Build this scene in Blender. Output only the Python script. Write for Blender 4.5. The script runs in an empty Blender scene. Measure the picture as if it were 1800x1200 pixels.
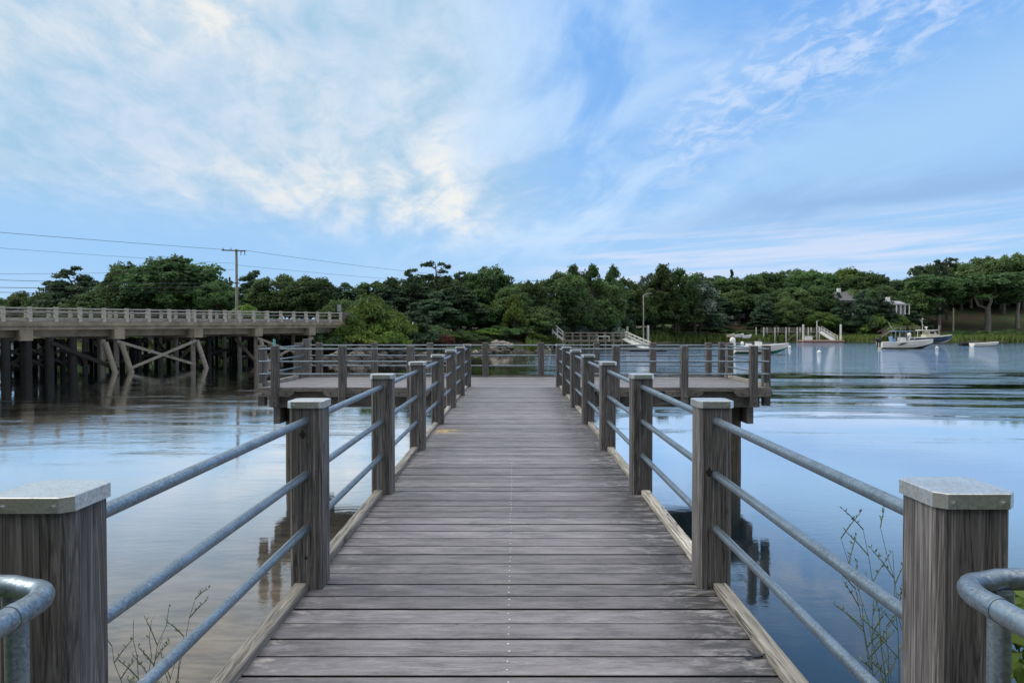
import bpy, math, random
import numpy as np
from mathutils import Vector, Matrix

R = math.radians
rnd = random.Random(7)
C = bpy.context.scene
COL = C.collection

# ------------------------------------------------------------------ camera
F = 1250.0                      # focal length in pixels of the 1800 wide photograph
PITCH = math.atan(24.0 / F)     # slightly downwards
CAM_H = 1.183                   # above the pier deck (deck top is z = 0)
WATER = -1.76
cam_d = bpy.data.cameras.new('camera')
cam = bpy.data.objects.new('camera', cam_d)
COL.objects.link(cam)
cam.location = (0, 0, CAM_H)
cam.rotation_euler = (R(90) - PITCH, 0, 0)
cam_d.sensor_width = 36.0
cam_d.lens = 36.0 * F / 1800.0
cam_d.clip_start = 0.05
cam_d.clip_end = 6000
C.camera = cam


def at(px, py, Y):
    """the world point that lies Y metres in front along photo pixel (px, py)"""
    dx = (px - 900) / F
    dy = (600 - py) / F
    cp, sp = math.cos(PITCH), math.sin(PITCH)
    d = (dx, cp + dy * sp, -sp + dy * cp)
    s = Y / d[1]
    return Vector((d[0] * s, Y, CAM_H + d[2] * s))


def lin(r, g, b):
    f = lambda c: (c / 255 / 12.92) if c / 255 <= 0.04045 else ((c / 255 + 0.055) / 1.055) ** 2.4
    return (f(r), f(g), f(b), 1.0)


# ------------------------------------------------------------------ node helper
class N:
    def __init__(self, nt):
        self.nt = nt

    def new(self, t, **kw):
        n = self.nt.nodes.new(t)
        for k, v in kw.items():
            setattr(n, k, v)
        return n

    def link(self, a, b):
        self.nt.links.new(a, b)

    def put(self, sock, v):
        if isinstance(v, bpy.types.NodeSocket):
            self.link(v, sock)
        elif v is not None:
            sock.default_value = v

    def m(self, op, a=None, b=None, c=None, clamp=False):
        n = self.new('ShaderNodeMath', operation=op, use_clamp=clamp)
        for i, v in enumerate((a, b, c)):
            if v is not None:
                self.put(n.inputs[i], v)
        return n.outputs[0]

    def ss(self, x, e0, e1, lo=0.0, hi=1.0):
        n = self.new('ShaderNodeMapRange', interpolation_type='SMOOTHSTEP')
        self.put(n.inputs['Value'], x)
        n.inputs['From Min'].default_value = e0
        n.inputs['From Max'].default_value = e1
        n.inputs['To Min'].default_value = lo
        n.inputs['To Max'].default_value = hi
        return n.outputs[0]

    def bump_at(self, x, c, w):
        """smooth bell round c with half width w"""
        d = self.m('DIVIDE', self.m('SUBTRACT', x, c), w)
        return self.m('POWER', 2.718, self.m('MULTIPLY', self.m('MULTIPLY', d, d), -1.0))

    def mix(self, f, a, b, mode='MIX'):
        n = self.new('ShaderNodeMix', data_type='RGBA', blend_type=mode)
        n.clamp_result = False
        self.put(n.inputs[0], f)
        self.put(n.inputs[6], a)
        self.put(n.inputs[7], b)
        return n.outputs[2]

    def noise(self, v, scale=1.0, detail=4.0, rough=0.55, dist=0.0, dim='3D'):
        n = self.new('ShaderNodeTexNoise', noise_dimensions=dim)
        if v is not None:
            self.link(v, n.inputs['Vector'])
        n.inputs['Scale'].default_value = scale
        n.inputs['Detail'].default_value = detail
        n.inputs['Roughness'].default_value = rough
        n.inputs['Distortion'].default_value = dist
        return n.outputs['Fac']

    def xyz(self, x, y, z):
        n = self.new('ShaderNodeCombineXYZ')
        for i, v in enumerate((x, y, z)):
            self.put(n.inputs[i], v)
        return n.outputs[0]

    def sep(self, v):
        n = self.new('ShaderNodeSeparateXYZ')
        self.link(v, n.inputs[0])
        return n.outputs

    def scale(self, v, s, off=None):
        n = self.new('ShaderNodeMapping')
        self.link(v, n.inputs['Vector'])
        n.inputs['Scale'].default_value = s
        if off is not None:
            self.put(n.inputs['Location'], off)
        return n.outputs[0]

    def attr(self, name):
        n = self.new('ShaderNodeAttribute', attribute_name=name)
        return n.outputs['Fac']


# ------------------------------------------------------------------ world
SUN_EL, SUN_AZ = R(38), R(-84)      # azimuth from +Y towards +X; the sun stands ahead and to the left behind cloud
world = bpy.data.worlds.new('World')
C.world = world
world.use_nodes = True
wn = N(world.node_tree)
for n in list(world.node_tree.nodes):
    world.node_tree.nodes.remove(n)
wout = wn.new('ShaderNodeOutputWorld')
bg = wn.new('ShaderNodeBackground')
bg.inputs['Strength'].default_value = 0.1
sky = wn.new('ShaderNodeTexSky', sky_type='NISHITA')
sky.sun_disc = False
sky.sun_elevation = SUN_EL
sky.sun_rotation = SUN_AZ
sky.air_density = 1.0
sky.dust_density = 0.6
sky.ozone_density = 2.0
tc = wn.new('ShaderNodeTexCoord')
dx_, dy_, dz_ = wn.sep(tc.outputs['Generated'])
az = wn.m('MULTIPLY', wn.m('ARCTAN2', dx_, dy_), 57.29578)
el = wn.m('MULTIPLY', wn.m('ARCSINE', dz_), 57.29578)


def cl(r, g, b):
    c = lin(r, g, b)
    return (c[0] * 10, c[1] * 10, c[2] * 10, 1)


# clear sky: the Nishita sky pulled towards the evening blue of the day
blue = wn.mix(wn.ss(el, 0, 26), cl(164, 208, 250), cl(120, 178, 246))
base = wn.mix(0.85, sky.outputs[0], blue)
# planar cloud coordinates (a cloud deck seen in perspective)
den = wn.m('ADD', wn.m('MAXIMUM', dz_, 0.0), 0.16)
cu = wn.m('DIVIDE', dx_, den)
cv = wn.m('DIVIDE', dy_, den)
plane = wn.xyz(cu, cv, 0.0)
rot = wn.new('ShaderNodeMapping')
wn.link(plane, rot.inputs['Vector'])
rot.inputs['Rotation'].default_value = (0, 0, R(-14))
rp = rot.outputs[0]
n_big = wn.noise(wn.scale(rp, (1.0, 0.7, 1)), 0.9, 5, 0.55, 0.4)
n_streak = wn.noise(wn.scale(rp, (1.9, 0.8, 1)), 1.7, 7, 0.55, 0.5)
n_fine = wn.noise(wn.scale(rp, (3.0, 1.6, 1)), 3.2, 6, 0.62, 0.5)
warp = wn.m('MULTIPLY', wn.m('SUBTRACT', n_big, 0.5), 14.0)
azw = wn.m('ADD', az, warp)
elw = wn.m('ADD', el, wn.m('MULTIPLY', wn.m('SUBTRACT', n_streak, 0.5), 5.0))
# 1 veil over the left half, grey-cyan, thinning towards the horizon
veil = wn.m('MULTIPLY', wn.ss(azw, 5.0, -5.0), wn.ss(el, 5.0, 11.0))
veil = wn.m('MULTIPLY', veil, wn.ss(n_big, 0.22, 0.62, 0.72, 1.0))
veil_c = wn.mix(wn.ss(wn.m('ADD', wn.m('MULTIPLY', n_streak, 0.55), wn.m('MULTIPLY', n_fine, 0.45)), 0.28, 0.74), cl(158, 197, 222), cl(212, 222, 238))
c1 = wn.mix(veil, base, veil_c)
# thin streaks over the blue middle
mid = wn.m('MULTIPLY', wn.m('MULTIPLY', wn.bump_at(az, 4.0, 15.0), wn.ss(el, 2, 8)), wn.ss(n_streak, 0.36, 0.66))
c1 = wn.mix(wn.m('MULTIPLY', mid, 0.72), c1, cl(198, 224, 250))
# 2 cream lit patches: a fan low in the middle-left, a plume above it, streaks in the top left corner
fan = wn.m('MULTIPLY', wn.bump_at(azw, -14.0, 12.0), wn.m('MULTIPLY', wn.bump_at(elw, 10.6, 2.6), 1.35))
plume = wn.m('MULTIPLY', wn.bump_at(wn.m('ADD', azw, wn.m('MULTIPLY', el, 0.05)), -6.0, 2.3), wn.m('MULTIPLY', wn.bump_at(el, 14.5, 5.5), 0.75))
fan2 = wn.m('MULTIPLY', wn.bump_at(wn.m('ADD', azw, wn.m('MULTIPLY', el, 0.9)), 2.4, 2.2), wn.bump_at(el, 9.6, 2.0))
tl = wn.m('MULTIPLY', wn.bump_at(wn.m('ADD', elw, wn.m('MULTIPLY', az, -0.35)), 31.0, 2.6), wn.ss(az, -12, -24))
tl2 = wn.m('MULTIPLY', wn.bump_at(wn.m('ADD', elw, wn.m('MULTIPLY', az, 0.85)), 4.0, 3.2), wn.bump_at(az, -20, 6))
lit = wn.m('ADD', wn.m('ADD', wn.m('ADD', fan, plume), wn.m('ADD', tl, fan2)), wn.m('MULTIPLY', tl2, 0.7))
lit = wn.m('MULTIPLY', lit, wn.ss(n_streak, 0.34, 0.66), clamp=True)
lit = wn.m('MULTIPLY', lit, wn.ss(n_fine, 0.3, 0.65, 0.35, 1.0), clamp=True)
c2 = wn.mix(wn.m('MULTIPLY', lit, 0.8), c1, cl(243, 240, 231))
# 3 altocumulus band, upper right
bandc = wn.m('ADD', el, wn.m('MULTIPLY', az, -0.58))
ac = wn.m('MULTIPLY', wn.bump_at(wn.m('ADD', bandc, wn.m('MULTIPLY', wn.m('SUBTRACT', n_big, 0.5), 12.0)), 5.0, 4.2), wn.ss(az, 8, 15))
n_ac = wn.noise(wn.scale(wn.xyz(wn.m('ADD', az, wn.m('MULTIPLY', el, 0.6)), wn.m('MULTIPLY', wn.m('ADD', el, wn.m('MULTIPLY', az, -0.28)), 2.4), 0.0), (1, 1, 1)), 0.36, 6, 0.6, 0.5)
ac = wn.m('MULTIPLY', ac, wn.ss(n_ac, 0.40, 0.66))
c3 = wn.mix(wn.m('MULTIPLY', ac, 0.7), c2, cl(206, 222, 246))
# soft haze under the band
hz = wn.m('MULTIPLY', wn.bump_at(wn.m('ADD', el, wn.m('MULTIPLY', az, -0.30)), 4.5, 4.5), wn.ss(az, 10, 26))
c3 = wn.mix(wn.m('MULTIPLY', hz, 0.6), c3, cl(172, 209, 242))
# 4 level bands low on the right, pinkish white, with a grey-blue bar above
tilt = wn.m('ADD', el, wn.m('MULTIPLY', az, -0.045))
n_band = wn.noise(wn.xyz(wn.m('MULTIPLY', az, 0.07), wn.m('MULTIPLY', tilt, 1.5), 3.3), 1.0, 5, 0.55, 0.3)
low = wn.m('MULTIPLY', wn.bump_at(tilt, 4.6, 2.6), wn.ss(az, -3, 9))
lowb = wn.m('MULTIPLY', low, wn.ss(n_band, 0.38, 0.60))
c4 = wn.mix(wn.m('MULTIPLY', lowb, 0.75), c3, cl(212, 221, 243))
bar = wn.m('MULTIPLY', wn.bump_at(wn.m('ADD', elw, wn.m('MULTIPLY', az, -0.10)), 6.6, 1.5), wn.ss(az, 7, 24))
c4 = wn.mix(wn.m('MULTIPLY', bar, 0.9), c4, cl(146, 182, 226))
# pale air along the horizon, dull on the left
hor = wn.ss(el, 7.5, 0.0)
c5 = wn.mix(wn.m('MULTIPLY', hor, 0.35), c4, cl(196, 214, 242))
lft = wn.m('MULTIPLY', wn.bump_at(el, 5.5, 4.0), wn.ss(az, -8, -22))
c5 = wn.mix(wn.m('MULTIPLY', lft, 0.6), c5, cl(150, 196, 240))
# overhead the cloud veil is thick, bright and nearly white; a grey cloud bank fills the sky behind the camera
zen = cl(244, 238, 230)
zen = (zen[0] * 1.5, zen[1] * 1.52, zen[2] * 1.56, 1)
c5 = wn.mix(wn.ss(el, 28, 48), c5, zen)
back = wn.m('MULTIPLY', wn.ss(dy_, 0.0, -0.5), wn.ss(el, 46, 24))
c6 = wn.mix(wn.m('MULTIPLY', back, 0.9), c5, cl(150, 160, 172))
wn.link(c6, bg.inputs['Color'])
wn.link(bg.outputs[0], wout.inputs['Surface'])

# ------------------------------------------------------------------ sun (veiled)
sun_d = bpy.data.lights.new('sun', 'SUN')
sun_d.energy = 1.5
sun_d.angle = R(34)
sun_d.color = (1.0, 0.93, 0.82)
sun = bpy.data.objects.new('sun', sun_d)
COL.objects.link(sun)
sdir = Vector((math.sin(SUN_AZ) * math.cos(SUN_EL), math.cos(SUN_AZ) * math.cos(SUN_EL), math.sin(SUN_EL)))
sun.rotation_euler = sdir.to_track_quat('Z', 'Y').to_euler()

C.view_settings.view_transform = 'Standard'
C.view_settings.look = 'None'
C.view_settings.gamma = 1
C.view_settings.exposure = 0.1
C.cycles.max_bounces = 6
C.cycles.transparent_max_bounces = 8


# ------------------------------------------------------------------ object helpers
class MB:
    """collects shapes for ONE mesh object"""

    def __init__(self):
        self.v, self.f, self.mi, self.tone, self.smooth = [], [], [], [], []

    def add(self, vs, fs, mi=0, tone=0.5, smooth=False):
        o = len(self.v)
        self.v += [tuple(p) for p in vs]
        for f in fs:
            self.f.append(tuple(i + o for i in f))
            self.mi.append(mi)
            self.tone.append(tone)
            self.smooth.append(smooth)

    def box(self, c, s, rz=0.0, mi=0, tone=0.5, M=None):
        vs = []
        cr, sr = math.cos(rz), math.sin(rz)
        for sx, sy, sz in ((-1, -1, -1), (1, -1, -1), (1, 1, -1), (-1, 1, -1), (-1, -1, 1), (1, -1, 1), (1, 1, 1), (-1, 1, 1)):
            x, y, z = sx * s[0] / 2, sy * s[1] / 2, sz * s[2] / 2
            if M is not None:
                p = M @ Vector((x, y, z))
                vs.append((c[0] + p.x, c[1] + p.y, c[2] + p.z))
            else:
                vs.append((c[0] + x * cr - y * sr, c[1] + x * sr + y * cr, c[2] + z))
        self.add(vs, [(0, 3, 2, 1), (4, 5, 6, 7), (0, 1, 5, 4), (1, 2, 6, 5), (2, 3, 7, 6), (3, 0, 4, 7)], mi, tone)

    def span(self, a, b, mi=0, tone=0.5):
        self.box([(a[i] + b[i]) / 2 for i in range(3)], [abs(b[i] - a[i]) for i in range(3)], 0, mi, tone)

    def prism(self, poly, z0, z1, mi=0, tone=0.5, poly_top=None):
        """vertical prism over an XY polygon (counter-clockwise)"""
        n = len(poly)
        pt = poly_top or poly
        vs = [(x, y, z0) for x, y in poly] + [(x, y, z1) for x, y in pt]
        fs = [tuple(reversed(range(n))), tuple(range(n, 2 * n))]
        fs += [(i, (i + 1) % n, n + (i + 1) % n, n + i) for i in range(n)]
        self.add(vs, fs, mi, tone)

    def bar(self, a, b, w, h, mi=0, tone=0.5):
        """plank from a to b, w wide sideways, h tall"""
        a, b = Vector(a), Vector(b)
        d = b - a
        L = d.length
        x = d.normalized()
        up = Vector((0, 0, 1)) if abs(x.z) < 0.95 else Vector((0, 1, 0))
        y = up.cross(x).normalized()
        z = x.cross(y)
        M = Matrix((x, y, z)).transposed()
        self.box((a + b) / 2, (L, w, h), 0, mi, tone, M)

    def tube(self, pts, r, sides=10, mi=0, tone=0.5, caps=True, smooth=True):
        pts = [Vector(p) for p in pts]
        rs = r if isinstance(r, (list, tuple)) else [r] * len(pts)
        vs, fs = [], []
        t0 = (pts[1] - pts[0]).normalized()
        up = Vector((0, 0, 1)) if abs(t0.z) < 0.9 else Vector((1, 0, 0))
        side = t0.cross(up).normalized()
        for i, p in enumerate(pts):
            a = pts[max(i - 1, 0)]
            b = pts[min(i + 1, len(pts) - 1)]
            t = (b - a).normalized()
            side = (side - t * side.dot(t)).normalized()
            up2 = t.cross(side)
            for k in range(sides):
                an = 2 * math.pi * k / sides
                q = p + (side * math.cos(an) + up2 * math.sin(an)) * rs[i]
                vs.append(tuple(q))
        n = sides
        for i in range(len(pts) - 1):
            for k in range(n):
                fs.append((i * n + k, i * n + (k + 1) % n, (i + 1) * n + (k + 1) % n, (i + 1) * n + k))
        self.add(vs, [tuple(reversed(f)) for f in fs], mi, tone, smooth)
        if caps:
            o = len(pts) - 1
            self.add(vs[:n], [tuple(range(n))], mi, tone)
            self.add(vs[o * n:], [tuple(reversed(range(n)))], mi, tone)

    def ball(self, c, r, mi=0, tone=0.5, seg=12, rings=8, sq=(1, 1, 1), jit=0, rng=None):
        vs, fs = [], []
        for i in range(rings + 1):
            th = math.pi * i / rings
            for k in range(seg):
                ph = 2 * math.pi * k / seg
                j = 1 + (rng.uniform(-jit, jit) if rng else 0)
                vs.append((c[0] + r * sq[0] * j * math.sin(th) * math.cos(ph), c[1] + r * sq[1] * j * math.sin(th) * math.sin(ph), c[2] + r * sq[2] * j * math.cos(th)))
        for i in range(rings):
            for k in range(seg):
                fs.append((i * seg + k, (i + 1) * seg + k, (i + 1) * seg + (k + 1) % seg, i * seg + (k + 1) % seg))
        self.add(vs, fs, mi, tone, True)

    def mesh(self, name, mats):
        me = bpy.data.meshes.new(name)
        me.from_pydata(self.v, [], self.f)
        for m in mats:
            me.materials.append(m)
        me.polygons.foreach_set('material_index', self.mi)
        me.polygons.foreach_set('use_smooth', self.smooth)
        at_ = me.attributes.new('tone', 'FLOAT', 'FACE')
        at_.data.foreach_set('value', self.tone)
        me.update()
        return me


def tag(o, label=None, cat=None, group=None, kind=None):
    if label:
        o['label'] = label
    if cat:
        o['category'] = cat
    if group:
        o['group'] = group
    if kind:
        o['kind'] = kind
    return o


def obj(name, mb, mats, parent=None, loc=(0, 0, 0), rz=0.0):
    if not isinstance(mats, (list, tuple)):
        mats = [mats]
    me = mb.mesh(name, mats) if isinstance(mb, MB) else mb
    o = bpy.data.objects.new(name, me)
    COL.objects.link(o)
    o.location = loc
    o.rotation_euler = (0, 0, rz)
    if parent:
        o.parent = parent
    return o


def thing(name, label, cat, loc=(0, 0, 0), rz=0.0, group=None):
    o = bpy.data.objects.new(name, None)
    COL.objects.link(o)
    o.empty_display_size = 0.2
    o.location = loc
    o.rotation_euler = (0, 0, rz)
    return tag(o, label, cat, group)


# ------------------------------------------------------------------ materials
def new_mat(name):
    m = bpy.data.materials.new(name)
    m.use_nodes = True
    n = N(m.node_tree)
    b = m.node_tree.nodes['Principled BSDF']
    return m, n, b


def bump(n, b, h, strength=0.4, dist=0.01):
    bp = n.new('ShaderNodeBump')
    n.put(bp.inputs['Strength'], strength)
    bp.inputs['Distance'].default_value = dist
    n.link(h, bp.inputs['Height'])
    n.link(bp.outputs[0], b.inputs['Normal'])


def objco(n):
    return n.new('ShaderNodeTexCoord').outputs['Object']


def orand(n):
    return n.new('ShaderNodeObjectInfo').outputs['Random']


def plain(name, col, rough=0.6, metal=0.0, var=0.25, scale=6.0):
    m, n, b = new_mat(name)
    f = n.noise(objco(n), scale, 5, 0.6)
    c = n.mix(n.ss(f, 0.25, 0.75), tuple(x * (1 - var) for x in col[:3]) + (1,), tuple(min(1, x * (1 + var)) for x in col[:3]) + (1,))
    n.link(c, b.inputs['Base Color'])
    b.inputs['Roughness'].default_value = rough
    b.inputs['Metallic'].default_value = metal
    bump(n, b, n.noise(objco(n), scale * 5, 3), 0.15, 0.01)
    return m


def wood_mat(name, dark, mid, light, axis=2, grain=1.0, warm=(0.20, 0.165, 0.13, 1)):
    """weathered timber, grain along the object's own axis"""
    m, n, b = new_mat(name)
    r = orand(n)
    co = objco(n)
    off = n.xyz(n.m('MULTIPLY', r, 37.0), n.m('MULTIPLY', r, 91.0), n.m('MULTIPLY', r, 53.0))
    s1 = [20 * grain] * 3
    s1[axis] = 0.7 * grain
    s2 = [75 * grain] * 3
    s2[axis] = 2.2 * grain
    s3 = [7 * grain] * 3
    s3[axis] = 0.35 * grain
    g1 = n.noise(n.scale(co, s1, off), 1.0, 5, 0.6, 1.2)
    g2 = n.noise(n.scale(co, s2, off), 1.0, 4, 0.65, 0.3)
    g3 = n.noise(n.scale(co, s3, off), 1.0, 3, 0.5, 2.0)
    rings = n.m('POWER', n.m('ABSOLUTE', n.m('SINE', n.m('MULTIPLY', g1, 26.0))), 1.4)
    f = n.m('ADD', n.m('MULTIPLY', rings, 0.45), n.m('MULTIPLY', n.ss(g2, 0.3, 0.7), 0.55))
    c = n.mix(n.ss(f, 0.10, 0.55), dark, mid)
    c = n.mix(n.ss(f, 0.55, 0.98), c, light)
    blot = n.noise(n.scale(co, (4, 4, 4), off), 1.0, 4, 0.6)
    c = n.mix(n.ss(blot, 0.45, 0.75, 0.0, 0.55), c, warm)
    crack = n.ss(n.m('ABSOLUTE', n.m('SUBTRACT', g3, 0.5)), 0.014, 0.002)
    crack = n.m('MULTIPLY', crack, n.ss(blot, 0.42, 0.58))
    c = n.mix(n.m('MULTIPLY', crack, 0.9), c, (0.012, 0.011, 0.012, 1))
    tn = n.ss(n.attr('tone'), 0, 1, 0.72, 1.25)
    rv = n.ss(r, 0, 1, 0.82, 1.15)
    hv = n.new('ShaderNodeHueSaturation')
    n.link(c, hv.inputs['Color'])
    n.link(n.m('MULTIPLY', tn, rv), hv.inputs['Value'])
    n.link(hv.outputs[0], b.inputs['Base Color'])
    b.inputs['Roughness'].default_value = 0.75
    bump(n, b, n.m('SUBTRACT', f, n.m('MULTIPLY', crack, 3.0)), 0.55, 0.004)
    return m


WOOD_POST = wood_mat('post_timber', (0.038, 0.036, 0.037, 1), (0.115, 0.108, 0.107, 1), (0.245, 0.238, 0.236, 1), 2, 1.0, (0.135, 0.122, 0.112, 1))
WOOD_BEAM = wood_mat('beam_timber', (0.07, 0.064, 0.06, 1), (0.16, 0.148, 0.138, 1), (0.29, 0.275, 0.26, 1), 0, 1.0, (0.14, 0.125, 0.11, 1))
WOOD_CURB = wood_mat('curb_timber', (0.12, 0.11, 0.10, 1), (0.34, 0.325, 0.29, 1), (0.50, 0.48, 0.43, 1), 1, 0.9, (0.19, 0.18, 0.14, 1))
WOOD_PILE = wood_mat('pile_timber', (0.025, 0.022, 0.018, 1), (0.075, 0.062, 0.045, 1), (0.16, 0.135, 0.10, 1), 2, 0.6, (0.05, 0.05, 0.03, 1))
WOOD_GREY = wood_mat('old_grey_timber', (0.12, 0.11, 0.095, 1), (0.24, 0.22, 0.19, 1), (0.38, 0.36, 0.32, 1), 0, 0.5)
WOOD_WHITE = plain('white_painted_timber', (0.62, 0.64, 0.62), 0.5, 0, 0.12, 3)
BRACE = wood_mat('brace_timber', (0.09, 0.078, 0.058, 1), (0.20, 0.18, 0.14, 1), (0.33, 0.30, 0.245, 1), 0, 0.5)

BRACE_L = wood_mat('pale_brace_timber', (0.16, 0.145, 0.11, 1), (0.32, 0.295, 0.24, 1), (0.46, 0.43, 0.36, 1), 0, 0.5)


def deck_mat():
    m, n, b = new_mat('deck_boards')
    co = objco(n)
    tone = n.attr('tone')
    x, y, z = n.sep(co)
    off = n.xyz(n.m('MULTIPLY', tone, 173.0), n.m('MULTIPLY', tone, 311.0), 0.0)
    g1 = n.noise(n.scale(co, (5, 44, 8), off), 1.0, 7, 0.72, 0.4)
    g2 = n.noise(n.scale(co, (20, 240, 30), off), 1.0, 4, 0.75, 0.2)
    g3 = n.noise(n.scale(co, (5, 24, 2), off), 1.0, 7, 0.74, 0.5)
    bl = n.noise(n.scale(co, (3.0, 11, 2), off), 1.0, 7, 0.66, 0.4)
    f = n.m('ADD', n.m('MULTIPLY', n.ss(g1, 0.28, 0.72), 0.34), n.m('MULTIPLY', n.ss(g2, 0.3, 0.7), 0.26))
    f = n.m('ADD', f, n.m('MULTIPLY', n.ss(bl, 0.32, 0.68), 0.40))
    c = n.mix(n.ss(f, 0.15, 0.62), (0.100, 0.098, 0.107, 1), (0.205, 0.200, 0.218, 1))
    c = n.mix(n.ss(f, 0.58, 1.0), c, (0.34, 0.335, 0.35, 1))
    # lilac / greenish patches
    p = n.noise(n.scale(co, (0.8, 1.6, 1)), 1.0, 4, 0.6)
    c = n.mix(n.ss(p, 0.5, 0.7, 0, 0.35), c, (0.21, 0.18, 0.215, 1))
    c = n.mix(n.ss(p, 0.42, 0.25, 0, 0.35), c, (0.155, 0.172, 0.158, 1))
    # worn pale scuffs
    c = n.mix(n.m('MULTIPLY', n.ss(g3, 0.54, 0.72), 0.55), c, (0.36, 0.365, 0.375, 1))
    ck = n.noise(n.scale(co, (1.6, 46, 2), off), 1.0, 3, 0.5, 0.6)
    ck = n.m('MULTIPLY', n.ss(n.m('ABSOLUTE', n.m('SUBTRACT', ck, 0.5)), 0.012, 0.002), n.ss(g3, 0.48, 0.60))
    c = n.mix(n.m('MULTIPLY', ck, 0.8), c, (0.02, 0.02, 0.022, 1))
    sk_ = n.noise(n.scale(co, (55, 90, 20)), 1.0, 3, 0.6)
    c = n.mix(n.ss(sk_, 0.64, 0.72, 0, 0.5), c, (0.36, 0.36, 0.37, 1))
    c = n.mix(n.ss(sk_, 0.33, 0.25, 0, 0.6), c, (0.04, 0.04, 0.042, 1))
    # black mildew towards both edges of the walkway
    edge = n.m('ABSOLUTE', n.m('ADD', x, 0.0))
    mask = n.m('MULTIPLY', n.ss(edge, 0.42, 0.84), n.ss(y, 14.3, 13.8))
    mask = n.m('MULTIPLY', mask, n.ss(x, -0.9, 0.9, 0.5, 1.15))
    mil = n.m('MULTIPLY', n.ss(n.noise(n.scale(co, (7, 17, 3), off), 1.0, 8, 0.76, 0.5), 0.42, 0.52), mask)
    c = n.mix(n.m('MULTIPLY', mil, 0.72), c, (0.030, 0.030, 0.031, 1))
    pal = n.m('MULTIPLY', n.ss(n.noise(n.scale(co, (5, 13, 3), off), 1.0, 6, 0.7, 0.5), 0.56, 0.66), n.ss(edge, 0.6, 0.9))
    c = n.mix(n.m('MULTIPLY', pal, 0.6), c, (0.42, 0.41, 0.39, 1))
    # yellow stain on the left, about eight metres out
    st = n.m('MULTIPLY', n.bump_at(x, -0.78, 0.16), n.bump_at(y, 8.15, 0.14))
    st = n.m('MULTIPLY', st, n.ss(n.noise(n.scale(co, (14, 10, 3)), 1.0, 4), 0.3, 0.6))
    c = n.mix(st, c, (0.62, 0.46, 0.20, 1))
    # dark crooked scuff line
    ln = n.m('ADD', y, n.m('MULTIPLY', n.noise(n.scale(co, (4, 0, 0)), 1.0, 3), 0.5))
    ln = n.m('MULTIPLY', n.bump_at(ln, 7.75, 0.02), n.bump_at(x, -0.45, 0.28))
    c = n.mix(n.m('MULTIPLY', ln, 0.7), c, (0.10, 0.07, 0.08, 1))
    hv = n.new('ShaderNodeHueSaturation')
    n.link(c, hv.inputs['Color'])
    n.link(n.ss(tone, 0, 1, 0.82, 1.18), hv.inputs['Value'])
    n.link(hv.outputs[0], b.inputs['Base Color'])
    b.inputs['Roughness'].default_value = 0.62
    b.inputs['Specular IOR Level'].default_value = 0.6
    bump(n, b, n.m('ADD', f, n.m('MULTIPLY', g3, 0.6)), 0.6, 0.003)
    return m


DECK = deck_mat()


def galv_mat(name, a=(0.15, 0.195, 0.235, 1), c2=(0.32, 0.395, 0.455, 1), rough=0.40, metal=0.85):
    m, n, b = new_mat(name)
    co = objco(n)
    r = orand(n)
    off = n.xyz(n.m('MULTIPLY', r, 17.0), n.m('MULTIPLY', r, 41.0), 0.0)
    v = n.new('ShaderNodeTexVoronoi')
    n.link(n.scale(co, (34, 34, 34), off), v.inputs['Vector'])
    spang = n.sep(v.outputs['Color'])[0]
    f = n.m('ADD', n.m('MULTIPLY', spang, 0.3), n.m('MULTIPLY', n.noise(n.scale(co, (9, 9, 9), off), 1.0, 6, 0.65), 0.8))
    c = n.mix(n.ss(f, 0.25, 0.85), a, c2)
    sp = n.noise(n.scale(co, (60, 60, 60), off), 1.0, 3, 0.6)
    c = n.mix(n.ss(sp, 0.66, 0.74, 0, 0.7), c, (0.62, 0.64, 0.65, 1))
    c = n.mix(n.ss(sp, 0.30, 0.22, 0, 0.6), c, (0.12, 0.12, 0.12, 1))
    n.link(c, b.inputs['Base Color'])
    b.inputs['Metallic'].default_value = metal
    n.link(n.ss(f, 0.2, 0.9, rough + 0.12, rough - 0.08), b.inputs['Roughness'])
    bump(n, b, f, 0.12, 0.002)
    return m


GALV = galv_mat('galvanised_pipe')
CAPM = galv_mat('cap_plate', (0.44, 0.46, 0.45, 1), (0.76, 0.78, 0.77, 1), 0.33, 0.8)
BOLT = plain('bolt_steel', (0.55, 0.56, 0.57), 0.35, 0.9, 0.1)
SCREW = plain('bright_screw', (0.80, 0.81, 0.83), 0.4, 0.3, 0.25)
CONC = plain('concrete', (0.25, 0.215, 0.155), 0.85, 0, 0.35, 1.2)
CONC_L = plain('pale_concrete', (0.44, 0.42, 0.37), 0.85, 0, 0.25, 2.0)
ASPH = plain('asphalt', (0.05, 0.05, 0.05), 0.9, 0, 0.25, 3)
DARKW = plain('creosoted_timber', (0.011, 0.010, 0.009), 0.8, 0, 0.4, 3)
STEEL_D = plain('dark_metal', (0.05, 0.055, 0.06), 0.5, 0.5, 0.2)
GELW = plain('white_gelcoat', (0.78, 0.79, 0.78), 0.2, 0, 0.05)
GELC = plain('cream_gelcoat', (0.72, 0.66, 0.52), 0.25, 0, 0.06)
GELB = plain('blue_hull_paint', (0.035, 0.075, 0.13), 0.2, 0, 0.1)
GREENP = plain('green_bottom_paint', (0.02, 0.30, 0.20), 0.4, 0, 0.1)
BLKP = plain('black_plastic', (0.02, 0.02, 0.022), 0.35, 0, 0.1)
CANV = plain('blue_canvas', (0.16, 0.26, 0.44), 0.8, 0, 0.15)
GLASSD = plain('tinted_glass', (0.03, 0.045, 0.06), 0.06, 0, 0.1)
ORANGE = plain('orange_plastic', (0.75, 0.38, 0.13), 0.4, 0, 0.1)
SHING = plain('grey_shingle', (0.26, 0.26, 0.265), 0.85, 0, 0.2, 3)
ROOFM = plain('roof_shingle', (0.13, 0.135, 0.15), 0.85, 0, 0.25, 3)
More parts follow.
